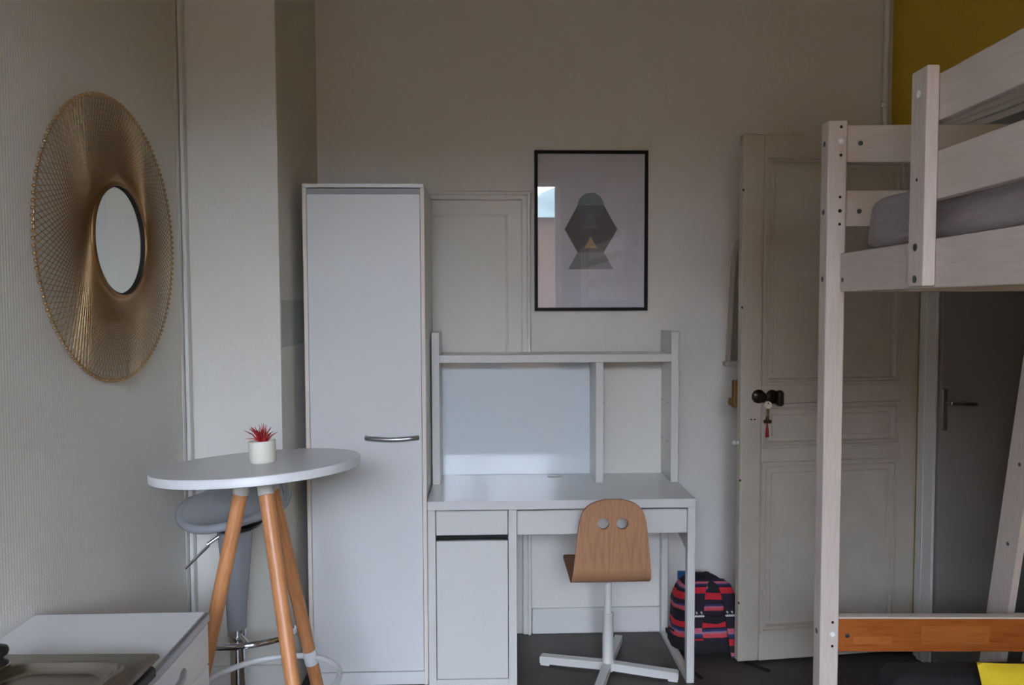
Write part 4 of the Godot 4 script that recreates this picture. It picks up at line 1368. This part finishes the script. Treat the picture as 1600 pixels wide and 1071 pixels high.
func backpack() -> void:
	var t := thing("backpack", "black backpack with red and pink woven stripes, between desk and door", "backpack", Vector3(0.96, 0, 0.178))
	var g: Array = []
	var rows := 26
	var cols := 56
	var nz := FastNoiseLite.new()
	nz.seed = 8
	nz.frequency = 9.0
	for i in rows + 1:
		var v := i / float(rows)
		var y := 0.012 + 0.302 * v
		# width, depth and lean at this height
		var w: float = lerpf(0.158, 0.125, v) * pow(maxf(1.0 - pow(maxf(v - 0.62, 0.0) / 0.385, 2.2), 0.0), 0.5)
		var dp: float = lerpf(0.105, 0.062, v) * pow(maxf(1.0 - pow(maxf(v - 0.75, 0.0) / 0.26, 2.4), 0.0), 0.5)
		if v < 0.06:
			w *= lerpf(0.9, 1.0, v / 0.06)
			dp *= lerpf(0.86, 1.0, v / 0.06)
		var lean := -0.055 * v
		var row: Array = []
		for k in cols:
			var a := TAU * k / cols
			var p := Vector3(sp(cos(a), 0.6) * w, y, sp(sin(a), 0.6) * dp + lean)
			p += Vector3(cos(a), 0, sin(a)) * 0.010 * nz.get_noise_3dv(p)
			if p.x < -0.11:
				p.y = maxf(p.y, 0.032)
			row.append(p)
		g.append(row)
	var b := mb()
	sheet(b, g, true, true, 3.0, 1.0)
	for e in [0, rows]:
		var mid := Vector3.ZERO
		for p in g[e]:
			mid += p / cols
		var n := Vector3.DOWN if e == 0 else Vector3.UP
		for k in cols:
			tri(b, [mid, g[e][k], g[e][(k + 1) % cols]], [n, n, n])
	part("body", b, M.textile, t)
	# dark lower boot of the bag
	var g2: Array = []
	for i in 6:
		var row: Array = []
		for k in cols:
			var p: Vector3 = g[i][k]
			row.append(Vector3(p.x * 1.02, maxf(p.y - 0.006, 0.0262 if p.x < -0.11 else 0.002), (p.z + 0.055 * i / rows) * 1.03 - 0.055 * i / rows))
		g2.append(row)
	var bt := mb()
	sheet(bt, g2, true, true)
	part("base_panel", bt, M.strap, t, "plain black lower panel")
	# shoulder straps on the face towards us
	var s1 := mb()
	ribbon(s1, [Vector3(-0.005, 0.301, 0.0), Vector3(-0.03, 0.288, 0.03), Vector3(-0.045, 0.252, 0.052), Vector3(-0.05, 0.22, 0.066), Vector3(-0.062, 0.17, 0.084), Vector3(-0.07, 0.12, 0.098), Vector3(-0.066, 0.08, 0.108)], 0.058, 0.009, Vector3(0, 0, 1), 0.3, Vector3.RIGHT)
	part("shoulder_strap", s1, M.strap_textile, t)
	var s2 := mb()
	ribbon(s2, [Vector3(0.05, 0.301, 0.0), Vector3(0.075, 0.288, 0.026), Vector3(0.088, 0.252, 0.047), Vector3(0.092, 0.22, 0.062), Vector3(0.096, 0.17, 0.08), Vector3(0.1, 0.12, 0.092), Vector3(0.104, 0.075, 0.104), Vector3(0.107, 0.03, 0.112), Vector3(0.112, 0.004, 0.118)], 0.058, 0.009, Vector3(0, 0, 1), 0.3, Vector3.RIGHT)
	part("shoulder_strap", s2, M.strap_textile, t)
	for s in [[-0.060, 0.176, 0.092], [0.095, 0.176, 0.09]]:
		var bk := mb()
		box(bk, Vector3(s[0] - 0.031, s[1], s[2] - 0.006), Vector3(s[0] + 0.031, s[1] + 0.006, s[2] + 0.007), 0.001)
		part("webbing_stitch", bk, M.white, t, "white stitched bar")
		for k in 3:
			var dt := mb()
			box(dt, Vector3(s[0] - 0.024 + k * 0.021, s[1] + 0.013, s[2] - 0.008), Vector3(s[0] - 0.019 + k * 0.021, s[1] + 0.02, s[2] + 0.004), 0.001)
			part("stitch", dt, M.ceramic, t)
	# diagonal edge of the front pocket and side pocket mesh
	var pk := mb()
	ribbon(pk, [Vector3(-0.14, 0.185, 0.045), Vector3(-0.1, 0.178, 0.075), Vector3(-0.04, 0.165, 0.088), Vector3(0.03, 0.158, 0.09), Vector3(0.07, 0.17, 0.082)], 0.03, 0.006, Vector3(0, 0, 1), 0.4, Vector3.UP)
	part("pocket_flap", pk, M.strap, t)
	# haul loop and black yoke
	var yk := mb()
	ribbon(yk, [Vector3(0.0, 0.309, -0.04), Vector3(0.022, 0.313, -0.01), Vector3(0.03, 0.293, 0.018), Vector3(0.034, 0.265, 0.036)], 0.05, 0.006, Vector3(0, 0.3, 1), 1.0, Vector3.RIGHT)
	part("yoke", yk, M.strap, t)
	var lp := mb()
	var pts: Array = []
	for k in 9:
		var a := PI * k / 8.0
		pts.append(Vector3(0.015 - 0.02 * cos(a), 0.303 + 0.02 * sin(a), -0.035))
	tube(lp, pts, 0.006, 8)
	part("haul_loop", lp, M.strap, t)
	# webbing ends trailing on the floor
	for w in [[Vector3(-0.085, 0.05, 0.115), Vector3(-0.1, 0.014, 0.17), Vector3(-0.115, 0.002, 0.23), Vector3(-0.092, 0.0015, 0.29)], [Vector3(0.112, 0.012, 0.118), Vector3(0.135, 0.003, 0.16), Vector3(0.17, 0.0015, 0.2), Vector3(0.206, 0.0015, 0.238)]]:
		var s := mb()
		ribbon(s, w, 0.02, 0.002, Vector3(0, 1, 0.2))
		part("webbing", s, M.strap, t)
	var sl := mb()
	tube(sl, [Vector3(-0.15, 0.06, 0.03), Vector3(-0.178, 0.09, 0.04), Vector3(-0.182, 0.108, 0.05), Vector3(-0.165, 0.112, 0.055), Vector3(-0.148, 0.098, 0.05)], 0.004, 8)
	part("side_strap", sl, M.strap, t)
	# blue folder behind it
	var f := thing("folder", "blue folder standing behind the striped backpack", "folder", Vector3(0.921, 0, 0.032))
	part("cover", one_box(Vector3(-0.04, 0.0, -0.012), Vector3(0.04, 0.29, 0.0), 0.002), M.blue, f)
	part("cover", one_box(Vector3(-0.04, 0.0, 0.003), Vector3(0.04, 0.288, 0.006), 0.001), M.blue, f)
	part("spine", one_box(Vector3(-0.043, 0.0, -0.012), Vector3(-0.039, 0.29, 0.006), 0.001), M.blue, f)

func keys() -> void:
	var hinge := Vector3(1.883, 0, 0.264)
	var ax := (Vector3(1.051, 0, 0.35) - hinge).normalized()
	var base := hinge + ax * 0.742 + Vector3(0, 1.0, 0) - ax.cross(Vector3.UP) * 0.044
	var t := thing("bunch_of_keys", "keys with white disc and dark red tassel hanging in the door lock", "keys", base)
	var s := mb()
	lathe(s, [Vector2(0, -0.001), Vector2(0.0155, -0.001), Vector2(0.0155, 0.001), Vector2(0, 0.001)], 24, along(Vector3(0.004, 0.105, 0.006), Vector3(0.004, 0.105, 0.02)))
	part("key_head", s, M.ceramic, t, "round pale key head")
	var h := mb()
	lathe(h, [Vector2(0, 0.0), Vector2(0.003, 0.0), Vector2(0, 0.0025)], 12, along(Vector3(0.004, 0.112, 0.007), Vector3(0.004, 0.112, 0.02)))
	part("key_hole", h, M.hole, t)
	var sh := mb()
	box(sh, Vector3(0.0, 0.1, -0.02), Vector3(0.006, 0.112, 0.006), 0.001)
	part("key_shank", sh, M.steel, t)
	var k := mb()
	box(k, Vector3(0.001, 0.05, 0.003), Vector3(0.009, 0.095, 0.005), 0.0008)
	box(k, Vector3(0.004, 0.055, 0.0052), Vector3(0.0095, 0.085, 0.0065), 0.0008)
	part("key", k, M.steel, t)
	var cp := mb()
	box(cp, Vector3(-0.012, 0.03, -0.004), Vector3(0.02, 0.044, 0.008), 0.003)
	lathe(cp, [Vector2(0, 0), Vector2(0.008, 0), Vector2(0.006, 0.014), Vector2(0, 0.014)], 14, Transform3D(Basis(), Vector3(0.003, 0.043, 0.002)))
	part("key_fob", cp, M.bronze, t, "dark metal fob")
	var ts := mb()
	lathe(ts, [Vector2(0, -0.03), Vector2(0.0075, -0.028), Vector2(0.006, 0.0), Vector2(0.003, 0.02), Vector2(0.002, 0.03), Vector2(0, 0.03)], 14, Transform3D(Basis(), Vector3(0.003, 0.0, 0.002)))
	part("tassel", ts, M.red, t, "dark red tassel")
